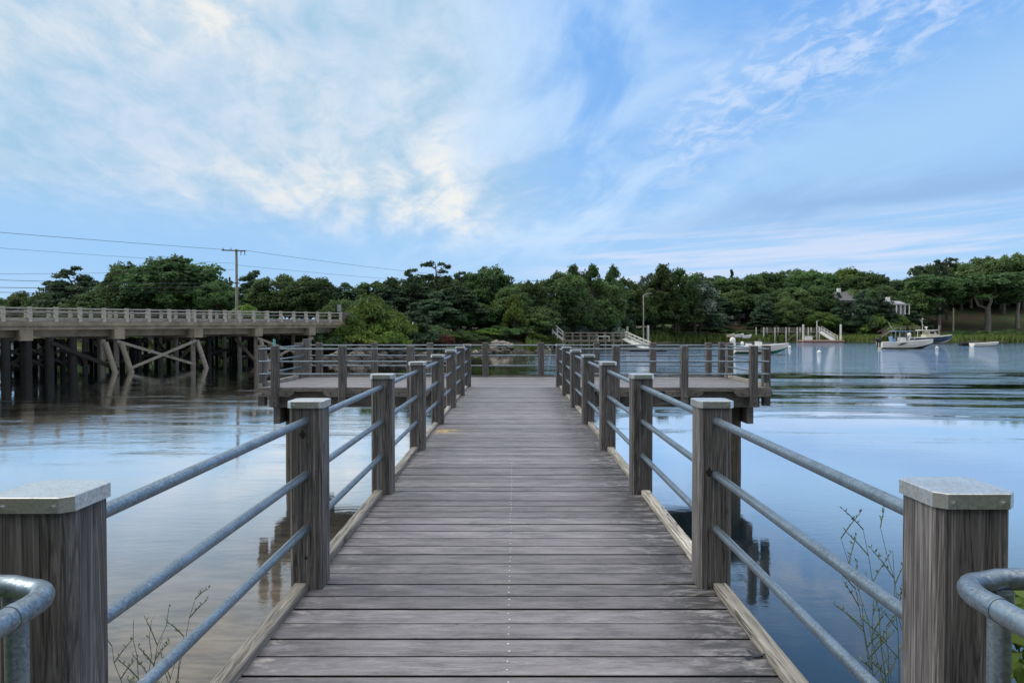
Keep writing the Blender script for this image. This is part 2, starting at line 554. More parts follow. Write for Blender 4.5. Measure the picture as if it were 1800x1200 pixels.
ROOFG = plain('pale_roof', (0.34, 0.36, 0.39), 0.8, 0, 0.15, 3)
TEAL = plain('teal_paint', (0.10, 0.42, 0.38), 0.5, 0, 0.1)
SIGNM = plain('sign_back', (0.33, 0.36, 0.37), 0.45, 0.6, 0.1)
FLOATM = plain('float_deck', (0.36, 0.24, 0.20), 0.8, 0, 0.2)
BARK = wood_mat('bark', (0.035, 0.028, 0.022, 1), (0.085, 0.07, 0.055, 1), (0.15, 0.13, 0.11, 1), 2, 0.3)
BARKL = wood_mat('pale_bark', (0.13, 0.115, 0.095, 1), (0.25, 0.225, 0.19, 1), (0.36, 0.33, 0.29, 1), 2, 0.3)


def leaf_mat(name, dark, light, trans=0.4):
    m, n, b = new_mat(name)
    t = n.attr('tone')
    isl = n.new('ShaderNodeNewGeometry').outputs['Random Per Island']
    r = orand(n)
    f = n.m('ADD', n.m('MULTIPLY', t, 0.62), n.m('MULTIPLY', isl, 0.38))
    c = n.mix(n.ss(f, 0.1, 0.95), dark, light)
    hv = n.new('ShaderNodeHueSaturation')
    n.link(c, hv.inputs['Color'])
    n.link(n.ss(r, 0, 1, 0.7, 1.25), hv.inputs['Value'])
    n.link(n.ss(n.m('FRACT', n.m('MULTIPLY', r, 7.31)), 0, 1, 0.485, 0.515), hv.inputs['Hue'])
    n.link(hv.outputs[0], b.inputs['Base Color'])
    b.inputs['Roughness'].default_value = 0.6
    b.inputs['Specular IOR Level'].default_value = 0.25
    out = m.node_tree.nodes['Material Output']
    tr = n.new('ShaderNodeBsdfTranslucent')
    n.link(hv.outputs[0], tr.inputs['Color'])
    mx = n.new('ShaderNodeMixShader')
    mx.inputs[0].default_value = trans
    n.link(b.outputs[0], mx.inputs[1])
    n.link(tr.outputs[0], mx.inputs[2])
    n.link(mx.outputs[0], out.inputs['Surface'])
    return m


LEAF_OAK = leaf_mat('oak_leaves', (0.048, 0.100, 0.038, 1), (0.150, 0.250, 0.088, 1))
LEAF_PINE = leaf_mat('pine_needles', (0.035, 0.074, 0.042, 1), (0.108, 0.178, 0.090, 1), 0.3)
LEAF_BRIGHT = leaf_mat('bright_leaves', (0.07, 0.14, 0.03, 1), (0.22, 0.34, 0.075, 1))
LEAF_SILVER = leaf_mat('silvery_leaves', (0.06, 0.10, 0.075, 1), (0.26, 0.33, 0.28, 1), 0.2)
LEAF_RED = leaf_mat('rusty_leaves', (0.06, 0.025, 0.018, 1), (0.16, 0.075, 0.05, 1))
LEAF_NEAR = leaf_mat('fresh_leaves', (0.06, 0.12, 0.025, 1), (0.22, 0.34, 0.08, 1), 0.35)
GRASSM = leaf_mat('marsh_grass_blades', (0.10, 0.15, 0.04, 1), (0.24, 0.33, 0.09, 1), 0.3)
WEEDM = leaf_mat('weed_stems', (0.13, 0.17, 0.10, 1), (0.26, 0.33, 0.19, 1), 0.35)

# ------------------------------------------------------------------ land, water
SHORE_PX = [(-1200, 190), (-300, 175), (40, 165), (95, 125), (160, 92), (300, 78), (430, 72), (520, 67), (552, 63), (600, 62), (660, 65), (750, 72), (850, 81.5), (945, 86),
            (985, 101), (1060, 118), (1120, 134), (1200, 143), (1300, 147), (1420, 151), (1550, 153), (1700, 154), (1900, 156), (2600, 150)]
SHORE = [((p - 900) / F * y, y) for p, y in SHORE_PX]
POLY = np.array(SHORE + [(420, 700), (-420, 700)])


def shore_dist(X, Y):
    """signed distance to the shoreline, positive on land (arrays)"""
    X = np.asarray(X, float)
    Y = np.asarray(Y, float)
    best = np.full(X.shape, 1e9)
    inside = np.zeros(X.shape, bool)
    n = len(POLY)
    for i in range(n):
        ax, ay = POLY[i]
        bx, by = POLY[(i + 1) % n]
        ex, ey = bx - ax, by - ay
        t = np.clip(((X - ax) * ex + (Y - ay) * ey) / (ex * ex + ey * ey), 0, 1)
        best = np.minimum(best, np.hypot(X - ax - t * ex, Y - ay - t * ey))
        cond = ((ay > Y) != (by > Y))
        xi = (bx - ax) * (Y - ay) / (by - ay + 1e-12) + ax
        inside ^= cond & (X < xi)
    return np.where(inside, best, -best)


def sstep(x, a, b):
    t = np.clip((x - a) / (b - a), 0, 1)
    return t * t * (3 - 2 * t)


def ground_z(X, Y):
    X = np.asarray(X, float)
    Y = np.asarray(Y, float)
    wob = 1.2 * np.sin(X * 0.31 + 1.3 * np.sin(Y * 0.17)) + 0.7 * np.sin(X * 0.83 + Y * 0.41)
    d = shore_dist(X, Y) + wob * 0.5
    right = sstep(X, 22, 55)
    under = sstep(d, -6, 0) * 1.5 - 1.55
    rip = 1.7 * sstep(d, 0, 4.5) + np.clip(d - 4, 0, 25) * 0.075
    marsh = 0.35 * sstep(d, 0, 2) + 0.35 * sstep(d, 7, 11) + 0.235 * np.clip(d - 10, 0, 36)
    z = WATER + under + (1 - right) * rip + right * marsh
    z = z + np.where(d > 2, 0.12 * np.sin(X * 0.9 + Y * 0.3) * np.sin(Y * 0.7), 0)
    return z


def gz(x, y):
    return float(ground_z(np.array([x]), np.array([y]))[0])


def ground_mat():
    m, n, b = new_mat('ground_soil')
    co = objco(n)
    x, y, z = n.sep(co)
    f = n.noise(co, 0.18, 6, 0.6)
    f2 = n.noise(co, 1.7, 5, 0.65)
    c = n.mix(n.ss(f2, 0.3, 0.7), (0.060, 0.034, 0.022, 1), (0.125, 0.075, 0.048, 1))
    green = n.mix(n.ss(f2, 0.3, 0.7), (0.03, 0.055, 0.018, 1), (0.075, 0.11, 0.035, 1))
    c = n.mix(n.ss(f, 0.40, 0.56), c, green)
    c = n.mix(n.ss(z, -0.6, -1.2), c, green)
    c = n.mix(n.ss(z, -1.35, -1.7), c, (0.11, 0.095, 0.075, 1))
    n.link(c, b.inputs['Base Color'])
    b.inputs['Roughness'].default_value = 0.95
    bump(n, b, f2, 0.6, 0.2)
    return m


GROUND = ground_mat()
gx = np.arange(-250, 330, 2.5)
gy = np.concatenate([np.arange(52, 200, 1.6), np.arange(200, 340, 6)])
GX, GY = np.meshgrid(gx, gy)
GZ = ground_z(GX, GY)
verts = np.stack([GX.ravel(), GY.ravel(), GZ.ravel()], 1)
nx, ny = len(gx), len(gy)
idx = np.arange(nx * ny).reshape(ny, nx)
quads = np.stack([idx[:-1, :-1].ravel(), idx[:-1, 1:].ravel(), idx[1:, 1:].ravel(), idx[1:, :-1].ravel()], 1)
gme = bpy.data.meshes.new('ground')
gme.from_pydata(verts.tolist(), [], quads.tolist())
gme.materials.append(GROUND)
gme.polygons.foreach_set('use_smooth', [True] * len(gme.polygons))
ground = bpy.data.objects.new('ground', gme)
COL.objects.link(ground)
tag(ground, kind='structure')

# near bank the pier starts from
bm_ = MB()
xs = [-40 + i * 1.0 for i in range(81)]
ys = [-25, -15, -8, -4, -2, -1, 0, 0.8, 1.6, 2.4, 3.2, 4.0, 4.8, 5.8, 7.5, 10]
zs = [-0.15, -0.2, -0.3, -0.4, -0.5, -0.58, -0.68, -0.8, -0.93, -1.08, -1.25, -1.45, -1.65, -1.9, -2.3, -2.8]
vs = []
for j, y in enumerate(ys):
    for i, x in enumerate(xs):
        vs.append((x, y + 0.25 * math.sin(x * 0.5), zs[j] + 0.05 * math.sin(x * 1.7 + y * 1.1)))
fs = []
for j in range(len(ys) - 1):
    for i in range(len(xs) - 1):
        a = j * len(xs) + i
        fs.append((a, a + 1, a + 1 + len(xs), a + len(xs)))
bm_.add(vs, fs, smooth=True)
tag(obj('shore_bank', bm_, GROUND), kind='structure')


def water_mat():
    m, n, b = new_mat('water_surface')
    geo = n.new('ShaderNodeNewGeometry')
    pos = geo.outputs['Position']
    x, y, z = n.sep(pos)
    # body colour: dark tidal water, sand showing through where it is shallow near the left bank
    sandm = n.m('MULTIPLY', n.ss(x, 1.5, -2.5), n.ss(y, 15.0, 5.0))
    pn = n.noise(n.scale(pos, (0.5, 1.1, 1)), 1.0, 5, 0.6, 0.4)
    sandm = n.m('MULTIPLY', sandm, n.ss(pn, 0.2, 0.7, 0.65, 1.0))
    rp_ = n.noise(n.scale(pos, (1.2, 5.0, 1)), 1.0, 4, 0.6, 1.0)
    sand = n.mix(n.ss(rp_, 0.35, 0.65), (0.10, 0.080, 0.058, 1), (0.20, 0.168, 0.125, 1))
    deep = n.mix(n.ss(y, 6, 30), (0.012, 0.024, 0.032, 1), (0.008, 0.014, 0.016, 1))
    c = n.mix(sandm, deep, sand)
    # ripples: long low swell, wind ripples, fine chop; calm slicks between
    sw = n.noise(n.scale(pos, (0.10, 0.32, 1)), 1.0, 3, 0.5, 0.6)
    rip = n.noise(n.scale(pos, (0.36, 0.95, 1)), 1.0, 7, 0.62, 0.7)
    fine = n.noise(n.scale(pos, (3.2, 7.5, 1)), 1.0, 3, 0.55, 0.3)
    slick = n.noise(n.scale(pos, (0.020, 0.15, 1)), 1.0, 4, 0.6, 0.7)
    # the current leaves slick streaks about 20 to 45 m out, ruffled water beyond, smooth water close in
    st2 = n.noise(n.scale(n.xyz(n.m('ADD', x, n.m('MULTIPLY', slick, 30.0)), n.m('SUBTRACT', y, n.m('MULTIPLY', x, -0.10)), 0.0), (0.055, 0.34, 1)), 1.0, 6, 0.66, 1.1)
    rt = n.ss(x, -1.0, 5.0)                                   # ruffled side, right of the pier
    zone = n.m('MULTIPLY', n.ss(n.m('ADD', y, n.m('MULTIPLY', n.m('SUBTRACT', slick, 0.5), 26.0)), 14, 30), n.ss(y, 62, 42))
    strk = n.m('MULTIPLY', zone, n.ss(st2, 0.47, 0.57, 0.006, 0.26))
    far = n.m('MULTIPLY', n.ss(y, 42, 62), n.ss(slick, 0.30, 0.45, 0.30, 0.60))
    right_a = n.m('ADD', strk, far)
    # the lee of the bridge lies almost still, with a few riffles where the current breaks out
    rif = n.noise(n.scale(pos, (0.16, 0.50, 1)), 1.0, 6, 0.68, 1.2)
    left_a = n.m('MULTIPLY', n.m('MULTIPLY', n.ss(rif, 0.42, 0.70, 0.010, 0.10), n.ss(y, 12, 20)), n.ss(y, 60, 36))
    left_a = n.m('ADD', left_a, n.m('ADD', 0.006, n.m('MULTIPLY', n.ss(y, 70, 100), 0.25)))
    amp = n.m('ADD', n.m('MULTIPLY', rt, right_a), n.m('MULTIPLY', n.m('SUBTRACT', 1.0, rt), left_a))
    amp = n.m('ADD', amp, n.m('MULTIPLY', n.ss(y, 24, 14), 0.012))
    h = n.m('ADD', n.m('MULTIPLY', sw, 0.6), n.m('ADD', n.m('MULTIPLY', rip, 0.42), n.m('MULTIPLY', fine, 0.09)))
    bp = n.new('ShaderNodeBump')
    bp.inputs['Distance'].default_value = 0.7
    n.link(amp, bp.inputs['Strength'])
    n.link(h, bp.inputs['Height'])
    fr = n.new('ShaderNodeFresnel')
    fr.inputs['IOR'].default_value = 1.33
    n.link(bp.outputs[0], fr.inputs['Normal'])
    dif = n.new('ShaderNodeBsdfDiffuse')
    n.link(c, dif.inputs['Color'])
    gl = n.new('ShaderNodeBsdfGlossy')
    gl.inputs['Roughness'].default_value = 0.03
    gl.inputs['Color'].default_value = (1, 1, 1, 1)
    n.link(bp.outputs[0], gl.inputs['Normal'])
    mx = n.new('ShaderNodeMixShader')
    n.link(n.ss(fr.outputs[0], 0.02, 0.38, 0.05, 0.96), mx.inputs[0])
    n.link(dif.outputs[0], mx.inputs[1])
    n.link(gl.outputs[0], mx.inputs[2])
    n.link(mx.outputs[0], m.node_tree.nodes['Material Output'].inputs['Surface'])
    return m


wmb = MB()
wmb.add([(-2500, -40, 0), (2500, -40, 0), (2500, 4000, 0), (-2500, 4000, 0)], [(0, 1, 2, 3)])
water = tag(obj('water', wmb, water_mat(), loc=(0, 0, WATER)), kind='structure')

# ------------------------------------------------------------------ the pier
pier = thing('wooden_pier', 'weathered grey wooden pier with pipe railings leading out to a wide platform over the water', 'pier')
SKEW = 0.0031


def sk(x, y):
    return x - 0.015 + SKEW * y


PITCHB = 0.1442
dk = MB()
# walkway boards
y0 = 2.401 - PITCHB * 30
k = 0
rb = random.Random(3)
while True:
    ya = y0 + k * PITCHB
    if ya > 14.1:
        break
    yb = ya + PITCHB - 0.0125 + rb.uniform(-0.0012, 0.0012)
    dz = rb.uniform(-0.002, 0.002)
    e1, e2 = -0.913, 0.913
    sx = sk(0, ya)
    ch = 0.0012
    prof = [(ya, -0.04), (yb, -0.04), (yb, dz - ch), (yb - ch, dz), (ya + ch, dz), (ya, dz - ch)]
    vs = [(e1 + sx, p[0], p[1]) for p in prof] + [(e2 + sx, p[0], p[1]) for p in prof]
    n6 = 6
    fs = [tuple(range(n6)), tuple(reversed(range(n6, 12)))] + [(i, n6 + i, n6 + (i + 1) % n6, (i + 1) % n6) for i in range(n6)]
    tb = rb.random()
    fs = [tuple(reversed(f)) for f in fs]
    dk.add(vs, [fs[i] for i in (0, 1, 2, 4, 5, 6)], 0, tb)
    dk.add(vs, [fs[i] for i in (3, 7)], 2, tb)                 # board sides painted black for the shade in the gaps
    # pair of bright screws on the centre line
    if ya < 6.2:
        for yy in (ya + 0.035, yb - 0.035):
            if rb.random() < 0.93:
                cx = sk(-0.006 + rb.uniform(-0.004, 0.004), yy)
                rr = 0.0037
                dk.prism([(cx + rr * math.cos(a), yy + rr * math.sin(a)) for a in [i * math.pi / 4 for i in range(8)]], dz, dz + 0.0015, 1)
    k += 1
# platform boards
yp = 14.12
while yp < 17.05:
    dz = rb.uniform(-0.002, 0.002)
    yb = yp + PITCHB - 0.0075
    dk.span((-5.05 + rb.uniform(-.01, .01), yp, -0.04), (5.12 + rb.uniform(-.01, .01), yb, dz), 0, rb.random())
    yp += PITCHB
obj('deck', dk, [DECK, SCREW, plain('gap_shade_board_edge', (0.012, 0.012, 0.014), 0.9, 0, 0.3)], pier)

# railing posts with metal caps
PW = 0.146
POST_H = 0.823


def post_mesh(w, top, bottom, cap):
    m = MB()
    c = 0.012
    h = w / 2
    poly = [(-h + c, -h), (h - c, -h), (h, -h + c), (h, h - c), (h - c, h), (-h + c, h), (-h, h - c), (-h, -h + c)]
    m.prism(poly, bottom, top - (0 if cap else 0.012))
    if not cap:
        m.prism([(x * 0.995, y * 0.995) for x, y in poly], top - 0.012, top, poly_top=[(x * .86, y * .86) for x, y in poly])
    return m


def cap_mesh():
    m = MB()
    h, c = 0.082, 0.020
    oc = lambda h, c: [(-h + c, -h), (h - c, -h), (h, -h + c), (h, h - c), (h - c, h), (-h + c, h), (-h, h - c), (-h, -h + c)]
    m.prism(oc(h, c), 0.002, 0.0315)
    m.prism(oc(h, c), 0.0315, 0.033, poly_top=oc(h - 0.0015, c))
    return m


def capbolt_mesh():
    m = MB()
    m.tube([(0, 0.0035, 0), (0, -0.0045, 0)], 0.0048, 8)
    return m


me_post = post_mesh(PW, POST_H, -0.3, True).mesh('railing_post', [WOOD_POST])
me_cap = cap_mesh().mesh('post_cap', [CAPM])
me_cbolt = capbolt_mesh().mesh('cap_bolt', [BOLT])
me_post_long = post_mesh(PW, 0.83, -0.38, False).mesh('railing_post', [WOOD_POST])
me_post_tall = post_mesh(0.13, 0.92, -0.38, False).mesh('railing_post', [WOOD_POST])
POSTY = [3.19 + PW / 2 + 1.83 * (i - 1) for i in range(8)]
KNOT = plain('knot_wood', (0.015, 0.013, 0.012), 0.8, 0, 0.3, 30)
for side in (-1, 1):
    for i, y in enumerate(POSTY):
        yy = y + (0.0 if side < 0 else 0.008)
        if i == 0:
            yy += 0.025 if side < 0 else 0.05
        x = sk(side * (0.852 + PW / 2), yy) + (0 if i else (-0.008 if side < 0 else 0.016))
        p = obj('railing_post', me_post, WOOD_POST, pier, (x, yy, 0))
        c = obj('post_cap', me_cap, CAPM, p, (0, 0, POST_H - 0.003))
        for sx in (-0.05, 0.05):
            obj('cap_bolt', me_cbolt, BOLT, c, (sx, -0.0825, 0.013))
        for (ks, ki, kx, kz, kr) in ((1, 1, -0.030, 0.528, 0.014), (-1, 1, -0.012, 0.70, 0.013), (-1, 1, 0.0, 0.145, 0.007)):
            if ks == side and ki == i:
                kn = MB()
                kn.add([(kx + kr * (1 + 0.25 * math.sin(3 * a)) * math.cos(a), -PW / 2 - 0.0015, kz + kr * 1.15 * math.sin(a) + (kr * 0.9 if abs(a - 1.57) < 0.4 else 0)) for a in [k_ * math.pi / 9 for k_ in range(18)]], [tuple(range(18))])
                obj('knot', kn, KNOT, p)
    # pipe rails between the posts
    for j in range(7):
        a, bq = POSTY[j] + PW / 2 - 0.02, POSTY[j + 1] - PW / 2 + 0.02
        for zr in (0.763, 0.52, 0.277):
            m = MB()
            x0, x1 = sk(side * (0.852 + PW / 2), a), sk(side * (0.852 + PW / 2), bq)
            m.tube([(x0, a, zr), (x1, bq, zr)], 0.0172, 20)
            m.tube([(x1, bq - 0.0235, zr), (x1, bq - 0.0165, zr)], 0.021, 20)
            obj('pipe_rail', m, GALV, pier)
    # curbs between posts
    for j in range(8):
        a = POSTY[j] + PW / 2 - 0.003
        bq = POSTY[j + 1] - PW / 2 + 0.003 if j < 7 else None
        if bq is None:
            continue
        m = MB()
        q = []
        x0, x1 = sk(side * 0.916, a), sk(side * 0.916, bq)
        wv = side * 0.062
        z0, z1 = -0.22, 0.033 + rnd.uniform(-.003, .004)
        ch = 0.005
        prof = [(0, z0), (wv, z0), (wv, z1 - ch), (wv - side * ch, z1), (side * ch, z1), (0, z1 - ch)]
        vs = [(x0 + px, a, pz) for px, pz in prof] + [(x1 + px, bq, pz) for px, pz in prof]
        fs = [tuple(range(6)), tuple(reversed(range(6, 12)))] + [(i, 6 + i, 6 + (i + 1) % 6, (i + 1) % 6) for i in range(6)]
        if side < 0:
            fs = [tuple(reversed(f)) for f in fs]
        m.add(vs, fs, 0, rnd.random())
        obj('curb', m, WOOD_CURB, pier)

# U-shaped pipe handrails that end in front of the first posts
for side in (-1, 1):
    z = 0.744
    pts = [(0.741, -1.6, z), (0.741, 0.5, z), (0.741, 1.10, z)]
    for a in range(0, 91, 15):
        pts.append((0.741 + 0.05 * (1 - math.cos(R(a))), 1.13 + 0.075 * math.sin(R(a)), z))
    pts += [(0.83, 1.222, z)]
    for a in range(0, 100, 15):
        pts.append((0.93 + 0.09 * math.sin(R(a)), 1.225 - 0.09 * (1 - math.cos(R(a))), z))
    pts += [(1.022, 0.9, z), (1.022, -1.6, z)]
    m = MB()
    m.tube([(side * p[0], p[1] + (0.012 if side > 0 else -0.02), p[2]) for p in pts], 0.0185, 20)
    hr = obj('handrail', m, GALV, pier, (side * 0.018, 0, 0))
    m = MB()
    xs_ = 0.846 if side > 0 else 0.86
    m.tube([(side * xs_, 1.225, -0.9), (side * xs_, 1.225, z - 0.012)], 0.0185, 20)
    m.tube([(side * xs_, 1.225, z - 0.05), (side * xs_, 1.225, z - 0.016)], 0.0215, 20)
    obj('handrail_stanchion', m, GALV, pier)
    for (pa, pb) in (((0.741, 1.085), (0.741, 1.10)), ((0.90, 1.222), (0.915, 1.222))):
        m = MB()
        oy = 0.012 if side > 0 else -0.02
        m.tube([(side * pa[0], pa[1] + oy, z), (side * pb[0], pb[1] + oy, z)], 0.0196, 20)
        obj('weld_collar', m, GALV, pier, (side * 0.018, 0, 0))

# platform railings
FY, BY = 13.97 + PW / 2, 17.08 + PW / 2
front_x = [-4.68, -3.35, -2.0, 2.05, 3.40, 4.77]
back_x = [-4.65, -3.32, -1.98, -0.64, 0.70, 2.04, 3.40, 4.74]
BRK = MB()
me_bolt = MB()
me_bolt.tube([(0, 0.004, 0), (0, -0.012, 0)], 0.016, 8)
me_bolt = me_bolt.mesh('bolt', [STEEL_D])
for x in front_x:
    p = obj('platform_post', me_post_long, WOOD_POST, pier, (x, FY, 0))
    for zz in (-0.2, -0.3):
        obj('bolt', me_bolt, STEEL_D, p, (0.01, -PW / 2, zz))
    for s in (-1, 1):
        m = MB()
        w, h = 0.30, 0.11
        a = PW / 2 + 0.002
        pr = [(s * a, 0.0), (s * (a + w), 0.0), (s * (a + w), -h * 0.45), (s * (a + w - 0.07), -h), (s * a, -h)]
        vs = [(px, -0.035, pz) for px, pz in pr] + [(px, 0.045, pz) for px, pz in pr]
        fs = [tuple(range(5)), tuple(reversed(range(5, 10)))] + [(i, 5 + i, 5 + (i + 1) % 5, (i + 1) % 5) for i in range(5)]
        if s > 0:
            fs = [tuple(reversed(f)) for f in fs]
        m.add(vs, fs)
        cb = obj('cleat', m, WOOD_BEAM, p, (0, 0, -0.066))
        obj('bolt', me_bolt, STEEL_D, cb, (s * (a + 0.15), -0.036, -0.05))
for x in back_x:
    obj('platform_post', me_post_long, WOOD_POST, pier, (x, BY, 0))
for s, xs_ in ((-1, -4.93), (1, 5.02)):
    for y in (14.32, 16.72):
        obj('platform_post', me_post_long, WOOD_POST, pier, (xs_ + s * 0.10, y, 0))
    obj('platform_post', me_post_tall if s < 0 else me_post_long, WOOD_POST, pier, (xs_, 17.02, 0.0))
for zr in (0.763, 0.515, 0.268):
    for xa, xb in ((-5.0, -0.93), (0.95, 5.08)):
        m = MB()
        m.tube([(xa, FY, zr), (xb, FY, zr)], 0.017, 12)
        obj('pipe_rail', m, GALV, pier)
    for xa, xb in zip([-5.0] + back_x, back_x + [5.08]):
        m = MB()
        m.tube([(xa, BY, zr), (xb, BY, zr)], 0.017, 12)
        obj('pipe_rail', m, GALV, pier)
    for xe in (-4.97, 5.06):
        m = MB()
        m.tube([(xe, 14.2, zr), (xe, 17.0, zr)], 0.017, 12)
        obj('pipe_rail', m, GALV, pier)
# edge boards of the platform
m = MB(); m.span((-5.07, 14.046, -0.075), (5.14, 14.116, -0.004)); obj('edge_board', m, WOOD_BEAM, pier)
m = MB(); m.span((-5.0, 17.07, -0.2), (5.08, 17.145, 0.035)); obj('edge_board', m, WOOD_BEAM, pier)
for xe in (-5.03, 5.10):
    m = MB(); m.span((xe - 0.04, 14.2, 0.004), (xe + 0.04, 16.95, 0.075)); obj('curb', m, WOOD_CURB, pier)
# platform frame: front and back beams, joists, clamped cap timbers and round piles
m = MB(); m.span((-4.85, 14.19, -0.40), (4.95, 14.31, -0.08)); obj('beam', m, WOOD_BEAM, pier)
m = MB(); m.span((-4.85, 16.75, -0.40), (4.95, 16.87, -0.08)); obj('beam', m, WOOD_BEAM, pier)
for i in range(13):
    x = -4.7 + i * 0.79
    m = MB(); m.span((x - 0.03, 14.315, -0.33), (x + 0.03, 16.745, -0.045)); obj('joist', m, DARKW, pier)
for x in (-0.6, 0.0, 0.6):
    m = MB(); m.span((x - 0.04, -1.5, -0.30), (x + 0.04, 14.18, -0.045)); obj('stringer', m, DARKW, pier)
pile_me = MB()
pile_me.tube([(0, 0, -3.4), (0, 0, -1.9), (0, 0, -0.4)], [0.17, 0.16, 0.15], 16)
pile_me = pile_me.mesh('pile', [WOOD_PILE])
for xp in (-4.5, -1.3, 1.3, 4.56):
    for yp_ in (14.62, 16.5):
        obj('pile', pile_me, WOOD_PILE, pier, (xp, yp_, 0))
    for dxx in (-0.215, 0.215):
        m = MB(); m.span((xp + dxx - 0.062, 14.22, -0.74), (xp + dxx + 0.062, 16.85, -0.404)); obj('cap_timber', m, WOOD_BEAM, pier)
for xp in (-0.5, 0.5):
    obj('pile', pile_me, WOOD_PILE, pier, (xp, 8.2, 0))
m = MB(); m.span((-0.8, 8.05, -0.62), (0.85, 8.35, -0.31)); obj('cap_timber', m, WOOD_BEAM, pier)

# small dark leaf lying on the boards at the lower right
m = MB()
for (lx, ly, a, L) in ((0, 0, 0.2, 0.07), (0.03, 0.01, 2.2, 0.05), (-0.02, 0.005, -0.9, 0.045)):
    ca, sa = math.cos(a), math.sin(a)
    pts = [(0, 0), (0.3, 0.12), (0.7, 0.1), (1, 0), (0.7, -0.1), (0.3, -0.12)]
    vs = [(lx + L * (px * ca - py * sa), ly + L * (px * sa + py * ca), 0.004 + 0.008 * px) for px, py in pts]
    m.add(vs, [tuple(range(6))])
    m.add([(v[0], v[1], v[2] - 0.002) for v in vs], [tuple(reversed(range(6)))])
q = at(1318, 1163, 2.52)
tag(obj('leaf', m, BLKP, None, (q.x, 2.52, 0.003)), 'small dark dry leaf lying on the deck boards at the lower right', 'leaf')

# ------------------------------------------------------------------ foliage
def quads_mesh(name, V, tone, mat, extra=None, extra_mat=None):
    """V: (n,4,3) leaf quads"""
    n = len(V)
    verts = V.reshape(-1, 3)
    me = bpy.data.meshes.new(name)
    ev, ef = ([], []) if extra is None else (extra.v, extra.f)
    faces = np.arange(n * 4).reshape(n, 4).tolist() + [tuple(i + n * 4 for i in f) for f in ef]
    me.from_pydata(verts.tolist() + list(ev), [], faces)
    me.materials.append(mat)
    mi = [0] * n
    tn = list(tone)
    if extra is not None:
        me.materials.append(extra_mat)
        mi += [1] * len(ef)
        tn += [0.5] * len(ef)
    me.polygons.foreach_set('material_index', mi)
    a = me.attributes.new('tone', 'FLOAT', 'FACE')
    a.data.foreach_set('value', tn)
    me.update()
    return me


def leaves(rng, clumps, leaf, aspect=1.7, low=-0.45, jitter=0.75, fill=0.35):
    """clumps: (x,y,z,rx,rz,n,tone) -> leaf quads spread through each clump, denser on its skin"""
    Vs, Ts = [], []
    for (cx, cy, cz, rx, rz, n, tone) in clumps:
        n = int(n)
        d = rng.normal(size=(n, 3))
        d /= np.linalg.norm(d, axis=1)[:, None]
        d[:, 2] = np.where(d[:, 2] < low, -d[:, 2] * 0.7, d[:, 2])
        rad = np.where(rng.random(n) < fill, rng.uniform(0.3, 0.85, n), rng.normal(0.95, 0.10, n))
        lump = 1 + 0.22 * np.sin(d[:, 0] * 5 + cx * 3) * np.sin(d[:, 1] * 5 + cy * 2) + 0.15 * np.sin(d[:, 2] * 7 + cz)
        p = d * (rad * lump)[:, None] * np.array([rx, rx, rz]) + np.array([cx, cy, cz])
        nr = d + rng.normal(size=(n, 3)) * jitter
        nr[:, 2] += 0.35
        nr /= np.linalg.norm(nr, axis=1)[:, None]
        t = np.cross(nr, rng.normal(size=(n, 3)))
        t /= np.linalg.norm(t, axis=1)[:, None]
        b = np.cross(nr, t)
        s = leaf * rng.uniform(0.55, 1.35, n)[:, None]
        a = t * s * 0.5 * aspect
        c = b * s * 0.5
        V = np.stack([p - a, p - c * 0.9 + a * 0.1, p + a, p + c * 0.9 - a * 0.1], 1)
        Vs.append(V)
        Ts.append(np.clip(tone + rng.normal(0, 0.10, n), 0, 1))
    return np.concatenate(Vs), np.concatenate(Ts)


def limb(m, a, b, r0, r1, rng, sag=0.1, seg=4):
    a, b = np.array(a, float), np.array(b, float)
    L = np.linalg.norm(b - a)
    pts, rs = [], []
    for i in range(seg + 1):
        t = i / seg
        p = a + (b - a) * t + rng.normal(size=3) * L * 0.04 * (0 < i < seg)
        p[2] += sag * L * math.sin(math.pi * t)
        pts.append(tuple(p))
        rs.append(r0 + (r1 - r0) * t)
    m.tube(pts, rs, 6, caps=False)


TREES = {}


